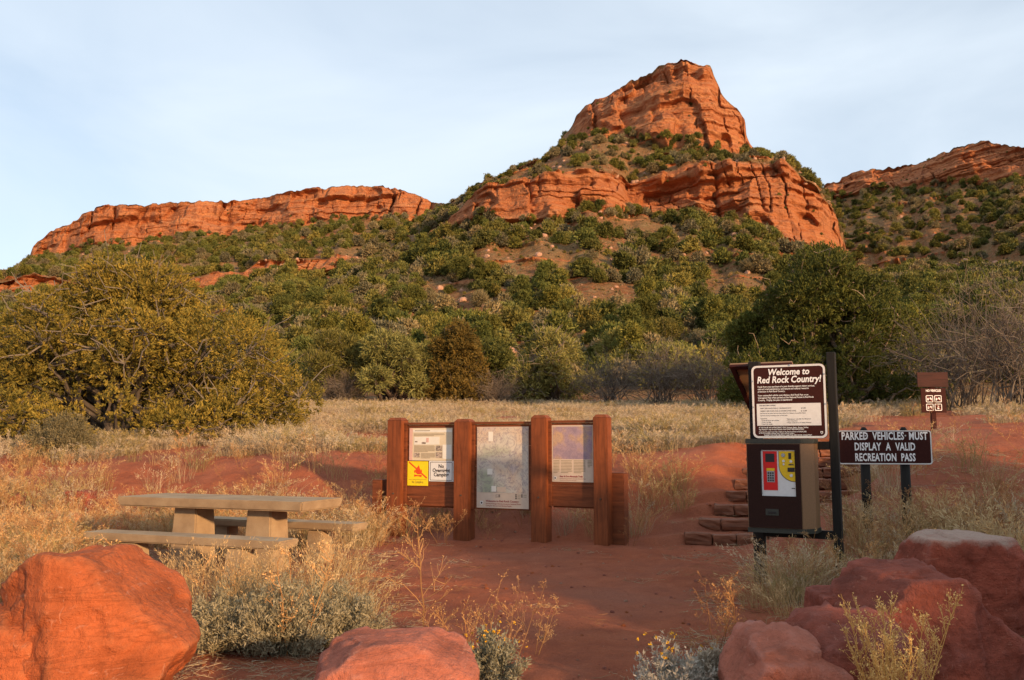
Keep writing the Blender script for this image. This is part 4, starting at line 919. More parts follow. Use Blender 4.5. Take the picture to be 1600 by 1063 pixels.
def grass_mesh(rng, n, h, spread, w=.003, lean=.5, curl=.5, heads=0.0, thin=1.0):
    a = rng.random(n) * 2 * math.pi; q = np.sqrt(rng.random(n)) * spread
    b = np.stack([np.cos(a) * q, np.sin(a) * q, np.full(n, -.03)], 1)
    a2 = a + rng.normal(size=n) * .8; H = h * (.45 + .6 * rng.random(n)); le = lean * (rng.random(n) ** .8)
    Kp = 5; t = np.linspace(0, 1, Kp)
    out = np.stack([np.cos(a2), np.sin(a2), np.zeros(n)], 1)
    hor = le[:, None] * (t[None] * .6 + curl * t[None] ** 3); ver = t[None] * (1 - .35 * curl * le[:, None] * t[None] ** 2)
    Pk = b[:, None, :] + (H[:, None] * hor)[..., None] * out[:, None, :] + np.stack([np.zeros((n, Kp)), np.zeros((n, Kp)), H[:, None] * ver], -1)
    Pk[:, 1:-1] += rng.normal(size=(n, Kp - 2, 3)) * .015 * h
    side = unit(np.stack([-np.sin(a2), np.cos(a2), np.zeros(n)], 1) + .7 * rng.normal(size=(n, 3)))
    W = w * (.7 + .6 * rng.random((n, 1))) * (1 - .8 * t[None] ** 1.5)
    v, q = ribbons(Pk, W, side); parts = [(v, q, np.repeat(np.clip(.15 + .7 * rng.random(n), 0, 1), Kp - 1))]
    k = int(n * heads)
    if k:
        i = rng.choice(n, k, replace=False); seg = rng.integers(0, 5, (k, 1)) / 5.0
        C = []; D = []
        for f in np.linspace(.62, 1.0, 6):
            p = Pk[i, -2] * (1 - (f - .6) / .4 * .98) + Pk[i, -1] * ((f - .6) / .4 * .98); C.append(p); D.append(unit(Pk[i, -1] - Pk[i, -2]))
        v, q = tufts(np.concatenate(C), np.concatenate(D), 3, .035 * thin, .0035 * thin, .35, rng); parts.append((v, q, .85))
    V, Q, var = merge(parts); return mesh_np("grass", V, Q, var)
def weed_mesh(rng, h, n_stem=1, n_br=14, br=.35, heads=True, r=.004, spread=.05, upness=.7):
    parts = []; tipsC = []; tipsD = []
    for s in range(n_stem):
        b = np.array([rng.normal() * spread, rng.normal() * spread, -.04]); H = h * (.7 + .3 * rng.random()) if s else h
        tp = b + np.array([rng.normal() * .1 * h + b[0] * 2.5, rng.normal() * .1 * h + b[1] * 2.5, H]); Kp = 7; t = np.linspace(0, 1, Kp)[:, None]
        st = b * (1 - t) + tp * t + rng.normal(size=(Kp, 3)) * .012 * h * np.sin(t * math.pi)
        v, q = tubes(st[None], (r * (1.1 - .75 * t[:, 0]))[None], 4); parts.append((v, q, .25 + .2 * rng.random()))
        f = .22 + .76 * np.sort(rng.random(n_br)); kk = np.minimum((f * (Kp - 1)).astype(int), Kp - 2); fr = (f * (Kp - 1) - kk)[:, None]
        bb = st[kk] * (1 - fr) + st[kk + 1] * fr
        a = rng.random(n_br) * 2 * math.pi; d = unit(np.stack([np.cos(a), np.sin(a), upness + .5 * rng.random(n_br)], 1))
        L = br * h * (1.15 - .75 * f) * (.5 + .7 * rng.random(n_br)); tip = bb + d * L[:, None]
        v, q = limbs(rng, bb, tip, np.full(n_br, r * .55), np.full(n_br, r * .3), 5, -.1, .035, 3); parts.append((v, q, .55))
        n2 = n_br * 5; bi = rng.integers(0, n_br, n2); f2 = .35 + .65 * rng.random((n2, 1)); b2 = bb[bi] * (1 - f2) + tip[bi] * f2
        d2 = unit(d[bi] + .8 * rng.normal(size=(n2, 3)) + np.array([0, 0, .5])); t2 = b2 + d2 * (L[bi] * .35 * (.4 + rng.random(n2)))[:, None]
        v, q = limbs(rng, b2, t2, np.full(n2, r * .32), np.full(n2, r * .2), 3, .05, .03, 3); parts.append((v, q, .75))
        tipsC += [t2, tip]; tipsD += [d2, d]
    if heads:
        v, q = tufts(np.concatenate(tipsC), np.concatenate(tipsD), 2, .012, .003, .7, rng); parts.append((v, q, .9))
    V, Q, var = merge(parts); return mesh_np("weed", V, Q, var)
def sage_mesh(rng, W, Hh, n_stem=60, per=46, length=.03, width=.005):
    a = rng.random(n_stem) * 2 * math.pi; tl = rng.random(n_stem) ** .6
    tips = np.stack([np.cos(a) * tl * W / 2, np.sin(a) * tl * W / 2, Hh * (.5 + .5 * rng.random(n_stem)) * (1.1 - .65 * tl ** 2)], 1)
    base = tips * np.array([.15, .15, 0]) + np.array([0, 0, -.05])
    v, q = limbs(rng, base, tips, np.full(n_stem, .005), np.full(n_stem, .002), 5, .15, .05, 3); parts = [(v, q, .1)]
    f = (.35 + .68 * rng.random((n_stem, per)))[..., None]
    C = (base[:, None] * (1 - f) + tips[:, None] * f + rng.normal(size=(n_stem, per, 3)) * W * .035).reshape(-1, 3); C[:, 2] = np.maximum(C[:, 2], .015)
    D = unit(np.repeat(unit(tips - base), per, 0) + .5 * rng.normal(size=C.shape) + np.array([0, 0, .3]))
    v, q = tufts(C, D, 6, length, width, .55, rng); parts.append((v, q, np.clip(np.repeat(.2 + .6 * rng.random(len(C)), 6), 0, 1)))
    V, Q, var = merge(parts); return mesh_np("sage", V, Q, var)

# scatter of uncountable stuff through geometry nodes ------------------------
def scatter(name, pts, rot, scl, sources, label, cat):
    """sources: list of (mesh, material); one object of kind stuff"""
    colx = bpy.data.collections.new(name + "_sources")
    for i, (me, mt) in enumerate(sources):
        me.materials.clear(); me.materials.append(mt)
        so = bpy.data.objects.new("%s_src_%02d" % (name, i), me); colx.objects.link(so)
    n = len(pts); me = bpy.data.meshes.new(name); me.vertices.add(n); me.vertices.foreach_set("co", np.ascontiguousarray(pts, np.float32).ravel())
    for nm, ty, val in (("rot", 'FLOAT', rot), ("scl", 'FLOAT', scl), ("pick", 'INT', RNG.integers(0, len(sources), n))):
        at = me.attributes.new(nm, ty, 'POINT'); at.data.foreach_set("value", np.ascontiguousarray(val, np.float32 if ty == 'FLOAT' else np.int32))
    o = link(name, me)
    g = bpy.data.node_groups.new(name, 'GeometryNodeTree')
    g.interface.new_socket("Geometry", in_out='INPUT', socket_type='NodeSocketGeometry'); g.interface.new_socket("Geometry", in_out='OUTPUT', socket_type='NodeSocketGeometry')
    gi, go = g.nodes.new("NodeGroupInput"), g.nodes.new("NodeGroupOutput"); ip = g.nodes.new("GeometryNodeInstanceOnPoints"); ci = g.nodes.new("GeometryNodeCollectionInfo")
    ci.inputs["Collection"].default_value = colx; ci.inputs["Separate Children"].default_value = True; ci.inputs["Reset Children"].default_value = True
    ip.inputs["Pick Instance"].default_value = True
    def na(nm, ty):
        a = g.nodes.new("GeometryNodeInputNamedAttribute"); a.data_type = ty; a.inputs["Name"].default_value = nm; return a.outputs["Attribute"]
    cx = g.nodes.new("ShaderNodeCombineXYZ"); L = g.links.new
    L(na("rot", 'FLOAT'), cx.inputs[2]); L(gi.outputs[0], ip.inputs["Points"]); L(ci.outputs[0], ip.inputs["Instance"]); L(na("pick", 'INT'), ip.inputs["Instance Index"])
    L(cx.outputs[0], ip.inputs["Rotation"]); L(na("scl", 'FLOAT'), ip.inputs["Scale"]); L(ip.outputs[0], go.inputs[0])
    md = o.modifiers.new("scatter", 'NODES'); md.node_group = g
    return tag(o, label, cat, kind="stuff")

# ------------------------------------------------------------------ large junipers
r_ = lambda s: np.random.default_rng(s)
p = on(205, 21.5); make_tree("juniper_tree", p, r_(101), 9.6, 4.75, 90, .5, 1.1, 21000, 11, .08, .0135, M["jun_gold"], M["twig_grey"],
    "huge spreading golden-green juniper with pale bare twigs at the left", "juniper", n_twigs=750, twig_len=1.2, trunk_r=.2, n_stems=5, depth=6.5, zlow=.03)
p = on(1290, 31); make_tree("juniper_tree", p, r_(102), 8.0, 6.1, 70, .55, 1.1, 14000, 11, .12, .019, M["jun_green"], M["bark_grey"],
    "big dark green juniper with upright sprays behind the pay station", "juniper", n_twigs=260, twig_len=.8, trunk_r=.2, depth=6, up=1.1, zlow=.1)
# row of trees along the back of the meadow
p = on(610, 44); make_tree("mesquite_tree", p, r_(103), 6.4, 3.7, 30, .5, .95, 4200, 10, .2, .02, M["mesq"], M["bark_dark"],
    "low olive-green tree with a leaning dark trunk at the back of the dry meadow", "tree", n_twigs=120, trunk_r=.24, n_stems=2, up=.1, zlow=.45)
p = on(717, 44.4); make_tree("juniper_tree", p, r_(104), 4.0, 4.3, 26, .5, .85, 3600, 10, .17, .026, M["jun_rust"], M["bark_dark"],
    "rounded rusty-brown juniper behind the notice board", "juniper", n_twigs=60, trunk_r=.15, zlow=.1)
p = on(868, 44.9); make_tree("scrub_oak_tree", p, r_(105), 5.2, 4.0, 30, .5, .95, 3000, 9, .19, .028, M["mesq"], M["twig_grey"],
    "olive tree with pale bare branches showing through its crown", "tree", n_twigs=420, twig_len=1.3, trunk_r=.15, zlow=.25)
p = on(520, 44.6); make_tree("willow_tree", p, r_(106), 4.4, 3.8, 24, .5, .9, 3000, 10, .24, .018, M["brush_b"], M["twig_grey"],
    "feathery yellow-green tree between the huge juniper and the leaning tree", "tree", n_twigs=160, trunk_r=.12, up=1.0, zlow=.15)
# leafless thickets
tw = [make_twigbush(r_(120 + i), 4.2, 2.6, 46, 300, .02) for i in range(3)]
for me in tw: me.materials.append(M["twig_grey"])
for i, (px, d, sx, sz, lab) in enumerate([(955, 41, 1, .95, "grey leafless bush right of the pale-branched tree"), (1030, 40, 1.1, 1.05, "grey leafless bush at the middle of the meadow's back edge"), (1105, 39, 1.1, 1.1, "grey leafless bush just left of the pay station's solar panel"),
        (775, 43, .7, .65, "small bare dark bush above the middle of the notice board"), (1165, 37, .9, 1.0, "grey leafless bush right behind the solar panel"), (1500, 27, 1.0, 1.35, "tangled bare grey thicket right of the small trail sign"),
        (1575, 25, 1.05, 1.45, "tangled bare grey thicket at the right edge of the picture"), (545, 43.5, .6, .6, "small bare grey bush left of the leaning trunk"), (440, 40, .6, .6, "bare grey bush at the right foot of the huge juniper")]):
    o = bpy.data.objects.new("bare_bush", tw[i % 3]); COL.objects.link(o); o.location = on(px, d); o.scale = (sx, sx, sz); o.rotation_euler = (0, 0, i * 1.7)
    tag(o, lab, "bush", "bare grey bushes along the meadow")
# darker leafy bush among the right thicket, sage under the huge juniper
p = on(1400, 34); make_tree("juniper_tree", p, r_(108), 3.6, 4.4, 20, .45, .8, 2600, 10, .16, .025, M["jun_green"], M["bark_dark"], "dark juniper growing against the right side of the big green juniper", "juniper", n_twigs=60, trunk_r=.12, up=.8, zlow=.1)
p = on(1190, 34); make_tree("juniper_tree", p, r_(109), 3.8, 4.2, 22, .45, .85, 2600, 10, .16, .025, M["jun_green"], M["bark_dark"], "dark juniper filling in behind the welcome sign", "juniper", n_twigs=60, trunk_r=.12, up=.8, zlow=.1)
me = sage_mesh(r_(130), 1.6, .75, 90, 40, .05, .007); o = link("sage_bush", me, M["brush_c"]); o.location = on(105, 17.2); tag(o, "grey-green bush at the foot of the huge juniper", "bush")

# ------------------------------------------------------------------ hillside shrubs
def shrub_mesh(seed, W, Hh, nl, n_t, m=7, length=.34, width=.06, up=.35):
    rng = r_(seed); C, R = crown_lobes(rng, W, Hh, nl, W * .15, W * .27, .1)
    V, Q, var, _ = crown_foliage(rng, C, R, n_t, m, length, width, up=up, shell=.5)
    st = np.zeros((len(C), 3)); st[:, 2] = -.5
    v, q = limbs(rng, st, C, np.full(len(C), .09), np.full(len(C), .03), 4, .1, .05, 3)
    Va, Qa, va = merge([(V, Q, var), (v, q, 0.0)]); return mesh_np("shrub", Va, Qa, va)
shr = []
for i in range(4): shr.append((shrub_mesh(200 + i, 3.6, 3.0 + .5 * (i % 2), 16, 1150, 8, .2, .034), "brush_a"))
for i in range(3): shr.append((shrub_mesh(210 + i, 3.8, 2.5, 16, 1100, 8, .21, .03), "brush_b"))
for i in range(2): shr.append((shrub_mesh(220 + i, 3.0, 1.9, 14, 800, 7, .25, .022, .8), "brush_c"))
for i in range(2): shr.append((shrub_mesh(230 + i, 2.6, 4.3, 15, 1050, 8, .2, .034, .8), "brush_a"))
for me, mt in shr: me.materials.append(M[mt])
small = [(shrub_mesh(240 + i, 3.4, 2.7, 11, 320, 6, .4, .08), ("brush_a", "brush_a", "brush_b", "brush_c")[i]) for i in range(4)]
for me, mt in small: me.materials.append(M[mt])
# candidate spots on the hill surface
rng = r_(300); cand = []
for SH, p0, p1 in ((sh_main, -40, 1314), (sh_ridge, 1300, 1640)):
    HX, HY, HZ, HCl, rowS, pxs = SH
    vis = np.where((pxs > p0) & (pxs < p1))[0]; fr = (p1 - p0) / 1680.0
    for k, (n, sz) in {0: (230, .95), 1: (600, 1.1), 2: (1500, 1.15), 4: (600, .95)}.items():
        rows = np.where((rowS >= k + (.27 if k == 0 else .02)) & (rowS < k + 1))[0]
        for _ in range(int(n * fr * (4.0 if SH is sh_ridge else 1.0))):
            r = rng.choice(rows); c = rng.choice(vis); x, y, z = HX[r, c], HY[r, c], HZ[r, c]
            if HCl[r, c] > .35: continue
            dens = float(fbm(x / 30, y / 30, oct=2, seed=77))
            if k >= 2 and SH is sh_main and pxs[c] > 700 and dens < .40 - .14 * rng.random(): continue
            cand.append((x, y, z, sz * (.5 + .85 * rng.random() ** 1.3), k, pxs[c]))
    for k in (3, 5):      # foot of the cliffs and their ledges
        rows = np.where((rowS >= k) & (rowS < k + .14))[0]; rows2 = np.where((rowS >= k + .14) & (rowS < k + .95))[0]
        if SH is sh_main and k == 3:
            rows4 = np.where((rowS >= 4.02) & (rowS < 5))[0]; v4 = vis[pxs[vis] < 700]
            for _ in range(620):
                r = rng.choice(rows4); c = rng.choice(v4); cand.append((HX[r, c], HY[r, c], HZ[r, c] - .2, .6 + .9 * rng.random(), 4, pxs[c]))
        for _ in range(int(330 * fr)):
            r = rng.choice(rows); c = rng.choice(vis); cand.append((HX[r, c], HY[r, c], HZ[r, c] - .3, .4 + .7 * rng.random(), k, pxs[c]))
        for _ in range(int(90 * fr * (3 if SH is sh_ridge else 1))):
            r = rng.choice(rows2); c = rng.choice(vis)
            if HCl[r, c] < .5: cand.append((HX[r, c], HY[r, c] - .3, HZ[r, c] - .3, .3 + .5 * rng.random(), k, pxs[c]))
            elif rng.random() < .5: cand.append((HX[r, c], HY[r, c] - .2, HZ[r, c] - .3, .15 + .25 * rng.random(), k, pxs[c]))
    rim = np.where(rowS >= 6)[0][1]
    for _ in range(int(110 * fr)):
        c = rng.choice(vis); cand.append((HX[rim, c], HY[rim, c], HZ[rim, c] - .2, .18 + .45 * rng.random() ** 2, 6, pxs[c]))
    if SH is sh_main:
        for px, sc_ in ((885, 1.2), (760, 1.2), (745, .9), (800, 1.1), (812, .9), (822, 1.1), (840, 1.2), (851, 1.0), (862, 1.1), (870, 1.0), (1042, .6), (640, .55), (655, .6), (690, .7), (705, .9), (720, .8), (1240, .8), (1260, .9), (1268, .7), (1045, .5), (995, .4)):
            c = int(np.searchsorted(pxs, px)); cand.append((HX[rim, c], HY[rim, c] - 1, HZ[rim, c] - .4, sc_, 6, px))
# those that show largest are single things, the others one mass
cand.sort(key=lambda c: -c[3] / c[1])
quota = {0: 92, 1: 118, 2: 88}; rest = []; chosen = []
for c in cand:
    if quota.get(c[4], 0) > 0: quota[c[4]] -= 1; chosen.append(c)
    else: rest.append(c[:4])
band = {0: "at hill foot", 1: "on lower hillside", 2: "below the cliffs"}
marks = [(110, "at the far left"), (260, "behind the huge juniper's middle"), (420, "behind the huge juniper's right side"), (520, "above the feathery tree"), (620, "above the leaning tree"), (720, "above the rusty juniper"), (800, "left of the pale-branched tree's top"), (880, "above the pale-branched tree"),
         (960, "right of the pale-branched tree's top"), (1060, "under the butte's left shoulder"), (1150, "under the butte's middle"), (1230, "above the welcome sign"), (1330, "behind the big green juniper"), (1430, "right of the big green juniper"), (1530, "above the bare right thicket"), (9999, "at the far right")]
kinds = ["dark rounded", "olive spreading", "grey-green low", "dark upright"]
byl = {}
for x, y, z, s, k, px in chosen:
    i = int(rng.integers(0, len(shr))); kd = kinds[0 if i < 4 else 1 if i < 7 else 2 if i < 9 else 3]
    o = bpy.data.objects.new("hillside_shrub", shr[i][0]); COL.objects.link(o)
    o.location = (x, y, z - .15 * s); o.scale = (s * (.9 + .3 * rng.random()), s, s * (.85 + .35 * rng.random())); o.rotation_euler = (0, 0, rng.random() * 6.28)
    tag(o, None, "shrub", "shrubs " + band[k])
    byl.setdefault((kd, k, next(t for m_, t in marks if px < m_)), []).append((px, o))
ords = ["leftmost", "second from left", "third from left", "fourth from left", "fifth from left", "sixth from left", "seventh from left", "eighth from left", "ninth from left", "tenth from left", "eleventh from left"]
for (kd, k, t), lst in byl.items():
    lst.sort(key=lambda q: q[0])
    for j, (px, o) in enumerate(lst):
        o["label"] = "%s shrub %s %s" % (kd, band[k], t) + ("" if len(lst) == 1 else ", " + (ords[min(j, 10)] if j < len(lst) - 1 else "rightmost"))
rest = np.array(rest)
scatter("hillside_brush", rest[:, :3] - np.array([0, 0, .15]), rng.random(len(rest)) * 6.28, rest[:, 3], [(m_, M[t_]) for m_, t_ in small], "mass of small green shrubs dotted over the hill and cliffs", "brush")
# loose rocks on the slopes
def rubble(seed):
    bm = bmesh.new(); bmesh.ops.create_icosphere(bm, subdivisions=2, radius=.5); q = r_(seed); pl = [(unit(q.normal(size=3)), .3 + .2 * q.random()) for _ in range(9)]
    for v in bm.verts:
        d = np.array(v.co[:]) / .5; rr = min([.6] + [dd / max(float(d @ n_), 1e-3) for n_, dd in pl if float(d @ n_) > .05]); v.co = Vector(d * rr)
    me = bpy.data.meshes.new("rubble"); bm.to_mesh(me); bm.free(); return me
rub = [rubble(i) for i in range(4)]
rr = []
for SH, p0, p1 in ((sh_main, -40, 1314), (sh_ridge, 1310, 1640)):
    HX, HY, HZ, HCl, rowS, pxs = SH; rows = np.where((rowS >= 1.2) & (rowS < 5))[0]; vis = np.where((pxs > p0) & (pxs < p1))[0]
    for _ in range(int(3000 * (p1 - p0) / 1680)):
        r = rng.choice(rows); c = rng.choice(vis)
        if HCl[r, c] < .6: rr.append((HX[r, c], HY[r, c], HZ[r, c], .25 + 1.5 * rng.random() ** 4))
rr = np.array(rr); M["rubble"] = m_rock("slope_rubble", (0.40, 0.19, 0.11), .2)
scatter("slope_rubble", rr[:, :3], rng.random(len(rr)) * 6.28, rr[:, 3], [(m_, M["rubble"]) for m_ in rub], "loose reddish rocks strewn over the slopes", "rocks")

tf = []
for SH, p0, p1 in ((sh_main, -40, 1314), (sh_ridge, 1310, 1640)):
    HX, HY, HZ, HCl, rowS, pxs = SH; rows = np.where((rowS >= .9) & (rowS < 5) & ((rowS < 3) | (rowS >= 4)))[0]; vis = np.where((pxs > p0) & (pxs < p1))[0]
    for _ in range(int(7000 * (p1 - p0) / 1680)):
        r = rng.choice(rows); c = rng.choice(vis)
        if HCl[r, c] < .5: tf.append((HX[r, c], HY[r, c], HZ[r, c] - .05, .09 + .22 * rng.random() ** 2))
tf = np.array(tf)
scatter("slope_scrub", tf[:, :3], rng.random(len(tf)) * 6.28, tf[:, 3], [(small[i][0].copy(), M[("brush_b", "brush_c", "straw_green", "straw")[i]]) for i in range(4)], "low scrub and grass tufts covering the open slopes", "scrub")
# ------------------------------------------------------------------ dry grass
gm = [grass_mesh(r_(400 + i), 55, .28, .26, .0028, .9, .6, .3) for i in range(4)]
gpts = []
for _ in range(15000):
    px = rng.uniform(-80, 1680); d = 15.2 + 30 * rng.random() ** 1.25
    x = uof(px) * d; gpts.append((x, d))
g = np.array(gpts); crest = np.interp(CX + g[:, 0] / g[:, 1] * F * CT, [-400, 0, 500, 1000, 1200, 1300, 1400, 2000], [17.2, 16.8, 16.2, 15.6, 15.6, 17.0, 18.4, 18.0])
dn = fbm(g[:, 0] / 1.6, g[:, 1] / 1.6, oct=3, seed=501)
ok = (g[:, 1] > crest + .2 * rng.normal(size=len(g))) & (dn > .49 - .12 * np.clip((g[:, 1] - 22) / 10, 0, 1))
trail = np.abs(g[:, 0] - (3.1 + .7 * (g[:, 1] - 12))) < np.clip(1.0 - (g[:, 1] - 16) * .05, .35, 1.0)
ok &= ~(trail & (g[:, 1] < 30))
g = g[ok]; z = ground(g[:, 0], g[:, 1])
scatter("dry_meadow_grass", np.column_stack([g, z]), rng.random(len(g)) * 6.28, (.45 + 1.0 * rng.random(len(g))) * (.55 + .9 * fbm(g[:, 0] / 2.2, g[:, 1] / 2.2, oct=2, seed=511)), [(m_, M[k_]) for m_, k_ in zip(gm, ("straw_pale", "straw_pale", "straw_grey", "straw_green"))], "pale dry grass covering the meadow above the bank", "grass")
# grass and low weeds on the bank and round the clearing
def zone(n, pxr, dr, fn=None):
    out = []
    for _ in range(n):
        px = rng.uniform(*pxr); d = rng.uniform(*dr); x = uof(px) * d
        if fn is None or fn(px, d, x): out.append((x, d))
    return out
bank = zone(230, (130, 600), (11.5, 13.8)) + zone(60, (-60, 600), (13.8, 16.4)) + zone(150, (-60, 140), (10, 15)) + zone(34, (600, 960), (12.7, 13.7)) + zone(34, (600, 1040), (13.4, 15.4)) + zone(24, (985, 1060), (12.5, 14.5)) \
     + zone(150, (1300, 1680), (7.8, 10.2)) + zone(40, (1310, 1680), (10.2, 14)) + zone(120, (-60, 130), (7.5, 11)) + zone(20, (1165, 1300), (7.6, 9.3))
bk = np.array(bank); z = ground(bk[:, 0], bk[:, 1])
gm2 = [grass_mesh(r_(420 + i), 46, .5, .16, .0026, .75, .6, .3) for i in range(4)]
wm = [weed_mesh(r_(430 + i), .55, 3, 9, .4, True, .003, .05) for i in range(3)]
src = [(gm2[0], M["straw"]), (gm2[1], M["straw"]), (gm2[2], M["straw_pale"]), (gm2[3], M["straw_green"]), (wm[0], M["weed"]), (wm[1], M["weed_brown"]), (wm[2], M["weed"])]
scatter("bank_grass", np.column_stack([bk, z]), rng.random(len(bk)) * 6.28, .6 + .6 * rng.random(len(bk)), src, "thin dry grass and weeds on the red bank and round the clearing", "grass")
# pebbles and litter on the dirt
pb = np.array(zone(3200, (-60, 1660), (4.2, 14))); z = ground(pb[:, 0], pb[:, 1])
scatter("path_pebbles", np.column_stack([pb, z]), rng.random(len(pb)) * 6.28, .006 + .04 * rng.random(len(pb)) ** 5, [(m_.copy(), M[("rock_dark", "rock_pink", "rubble", "rock_orange")[i_]]) for i_, m_ in enumerate(rub)], "small pebbles scattered on the red dirt", "pebbles")

lt = np.array(zone(2600, (-60, 1660), (4.4, 13))); ed = np.abs(CX + lt[:, 0] / lt[:, 1] * F * CT - 860); lt = lt[rng.random(len(lt)) < .02 + .9 * sstep(120, 420, ed)]
lit = []
for i in range(3):
    q = r_(460 + i); n_ = 16; c_ = np.stack([q.normal(size=n_) * .09, q.normal(size=n_) * .09, .006 + .01 * q.random(n_)], 1); a_ = q.random(n_) * 6.28; d_ = np.stack([np.cos(a_), np.sin(a_), .15 * q.normal(size=n_)], 1)
    L_ = (.04 + .12 * q.random(n_))[:, None]; Pk = np.stack([c_ - d_ * L_ / 2, c_ + q.normal(size=(n_, 3)) * .006, c_ + d_ * L_ / 2], 1)
    v, f_ = tubes(Pk, np.full((n_, 3), .0013), 3); lit.append((mesh_np("litter", v, f_, q.random(len(f_))), M["straw_pale"] if i else M["weed_brown"]))
scatter("ground_litter", np.column_stack([lt, ground(lt[:, 0], lt[:, 1])]), rng.random(len(lt)) * 6.28, .7 + .6 * rng.random(len(lt)), lit, "bits of dry straw and twigs lying on the dirt", "litter")
# ------------------------------------------------------------------ foreground plants
def plant(name, me, mat, px, d, label, cat, group=None, s=1.0, rz=None, sz=None):
    if not me.materials: me.materials.append(mat)
    o = bpy.data.objects.new(name, me); COL.objects.link(o); o.location = on(px, d); o.scale = (s, s, sz or s); o.rotation_euler = (0, 0, rng.random() * 6.28 if rz is None else rz)
    return tag(o, label, cat, group)
sg_m = [sage_mesh(r_(500 + i), .7, .42, 64, 40, .026, .0032) for i in range(2)]
for i, (px, d, s, lb) in enumerate([(360, 6.1, 1.0, "grey-green sage bush right behind the large orange boulder"), (455, 6.0, 1.15, "widest grey-green sage bush between the orange and the pink boulder"), (545, 6.3, 1.0, "grey-green sage bush at the left edge of the dirt path"),
                                    (400, 6.9, .95, "sage bush in front of the picnic bench"), (505, 7.0, .9, "sage bush in front of the bench's right end")]):
    plant("sage_bush", sg_m[i % 2], M["sage"], px, d, lb, "sage bush", "sage bushes before the picnic table", s)
tall = [grass_mesh(r_(510 + i), 120, .72, .17, .0024, .7, .5, .35) for i in range(3)]
for i, (px, d, s, lb) in enumerate([(345, 6.5, .95, "tall dry grass clump left of the sage, before the bench"), (415, 6.35, 1.0, "tall dry grass clump rising from the sage bushes"), (490, 6.6, 1.0, "tall dry grass clump before the right half of the bench"),
                                    (555, 6.8, .9, "dry grass clump at the path's left edge"), (580, 6.4, .6, "short dry grass tuft nearest the dirt path"),
                                    (385, 7.3, .8, "dry grass clump behind the sage below the bench's left half"), (455, 7.4, .8, "dry grass clump right below the near bench"), (560, 7.6, .7, "dry grass clump farthest back along the path's left edge"), (320, 6.9, .9, "dry grass clump peeping over the large orange boulder"), (520, 8.3, .8, "dry grass clump at the bench's right end"), (555, 9.4, .8, "dry grass clump under the far bench's right end"), (300, 8.3, .6, "short dry grass under the near bench's middle")]):
    plant("grass_clump", tall[i % 3], M["straw"], px, d, lb, "grass clump", "grass clumps before the picnic table", s)
plume = [grass_mesh(r_(520 + i), 60, .85, .12, .003, .6, .6, .6, 1.5) for i in range(2)]
for i, (px, d, s, lb) in enumerate([(1480, 8.7, 1.0, "plumed dry grass clump right of the vehicle pass sign"), (1545, 8.4, 1.05, "tallest plumed grass clump behind the flat-topped boulder"), (1595, 8.2, 1.0, "plumed grass clump at the right edge"), (1440, 9.2, .8, "plumed grass clump at the right post of the vehicle pass sign")]):
    plant("grass_clump", plume[i % 2], M["straw"], px, d, lb, "grass clump", "plumed grasses by the vehicle pass sign", s)
dense = [grass_mesh(r_(530 + i), 150, .42, .2, .0022, 1.0, .8, .1) for i in range(2)]
for i, (px, d, s, lb) in enumerate([(1205, 8.1, 1.15, "tangled straw clump at the pay station's left post"), (1250, 8.0, 1.2, "tangled straw clump between the pay station posts"), (1175, 7.6, .8, "low straw tuft left of the pay station"), (1290, 8.2, .8, "straw tuft at the pay station's right post"), (1225, 7.2, .9, "low straw tuft in front of the pay station")]):
    plant("grass_clump", dense[i % 2], M["straw_pale"] if i % 2 else M["straw"], px, d, lb, "grass clump", "straw clumps under the pay station", s)
tall_w = weed_mesh(r_(540), .86, 1, 15, .38, True, .0052)
plant("tall_weed", tall_w, M["weed"], 668, 6.15, "tall branching dry weed standing alone at the left of the path", "weed", None, 1.0, .4)
ww = [weed_mesh(r_(541 + i), .5, 3, 9, .35, True, .0032, .05) for i in range(3)]
for i, (px, d, s, lb) in enumerate([(745, 5.75, 1.0, "dry forked weed right of the tall weed"), (775, 5.6, 1.1, "dry weed rising behind the yellow-flowered bush"), (828, 6.0, .7, "small lone dry sprig right of the yellow-flowered bush"), (700, 5.9, .8, "short dry weed at the foot of the tall weed"),
                                    (1110, 6.1, 1.0, "thin dry weed at the right side of the path"), (1150, 6.3, .9, "thin dry weed left of the low pinkish boulder"), (1075, 5.6, .6, "short thin weed above the white bush"), (620, 12.2, 1.3, "reddish weed in front of the notice board's left post"),
                                    (590, 11.9, 1.4, "tall reddish weed left of the notice board"), (700, 12.2, 1.0, "weed under the notice board's left panel"), (975, 11.9, 1.0, "weed at the short right post of the notice board"), (470, 6.1, 1.45, "tall rusty weed in the middle of the sage"), (330, 6.6, 1.4, "tall rusty weed in front of the bench's left half")]):
    plant("dry_weed", ww[i % 3], (M["weed"], M["weed_brown"], M["weed"])[i % 3], px, d, lb, "weed", "dry weeds round the clearing", s)
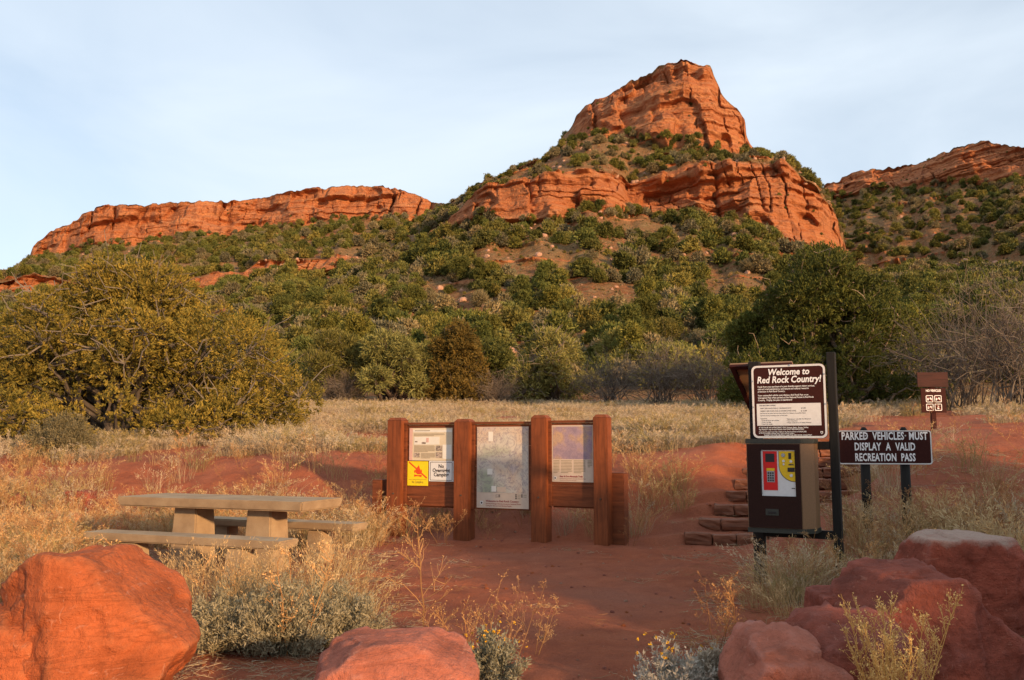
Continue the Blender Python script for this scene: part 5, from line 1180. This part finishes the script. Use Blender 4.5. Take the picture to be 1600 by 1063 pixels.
gold = weed_mesh(r_(550), .66, 17, 12, .28, True, .0032, .06, 2.0)
plant("golden_weed", gold, M["gold"], 1368, 4.35, "bushy golden weed in front of the dark boulders", "weed", None, 1.0)
# flowered bushes
def flowered(px, d, s, leaf, label, seed, n_fl):
    e = empty("flower_bush", on(px, d), 0, label, "flower bush"); me = sage_mesh(r_(seed), .42 * s, .26 * s, 46, 30, .026, .004); link("foliage", me, leaf, e)
    q = r_(seed + 1); C = np.stack([q.normal(size=n_fl) * .09 * s, q.normal(size=n_fl) * .09 * s, s * (.17 + .12 * q.random(n_fl))], 1)
    V, Q = tufts(C, np.tile([0, 0, 1.0], (n_fl, 1)), 9, .010, .0045, 1.0, q); link("blossoms", mesh_np("blossoms", V, Q, np.full(len(Q), .6)), M["flower"], e)
flowered(765, 5.35, 1.1, M["sage"], "yellow-flowered bush right of the low pink boulder", 560, 32)
flowered(1040, 5.05, 1.1, M["sage_white"], "whitish bush with a few yellow flowers at the bottom of the path", 570, 14)
flowered(1105, 5.2, .8, M["sage_white"], "small whitish bush left of the low pinkish boulder", 575, 5)
# ------------------------------------------------------------------ junipers outside the picture on the right that shade the pay station
sh = [o for o in bpy.data.objects if o.name.startswith("juniper_tree") and o.get("label", "").startswith("rounded rusty")][0]
perp = Vector((math.cos(SUN_AZ), math.sin(SUN_AZ), 0)); fw = Vector((SUN.x, SUN.y, 0)).normalized()
for i, (s, tau, H) in enumerate([(4.3, 6, 2.75), (5.8, 6.3, 3.3), (7.1, 6.2, 4.2), (8.3, 6.4, 4.3), (9.5, 6.2, 4.5), (10.7, 6.4, 4.6), (12.0, 6.2, 4.4)]):
    c = copy_tree(sh); pnt = perp * s + fw * tau; c.location = (pnt.x, pnt.y, 0); k = H / 4.6; c.scale = (k * .75 + .1, k * .75 + .1, k); c.rotation_euler = (0, 0, i * 1.3)
    c["label"] = "juniper outside the right edge of the picture, " + ("nearest to the camera" if i == 0 else ("second", "third", "fourth", "fifth", "sixth", "seventh")[i - 1] + " nearest to the camera"); c["group"] = "shading junipers"
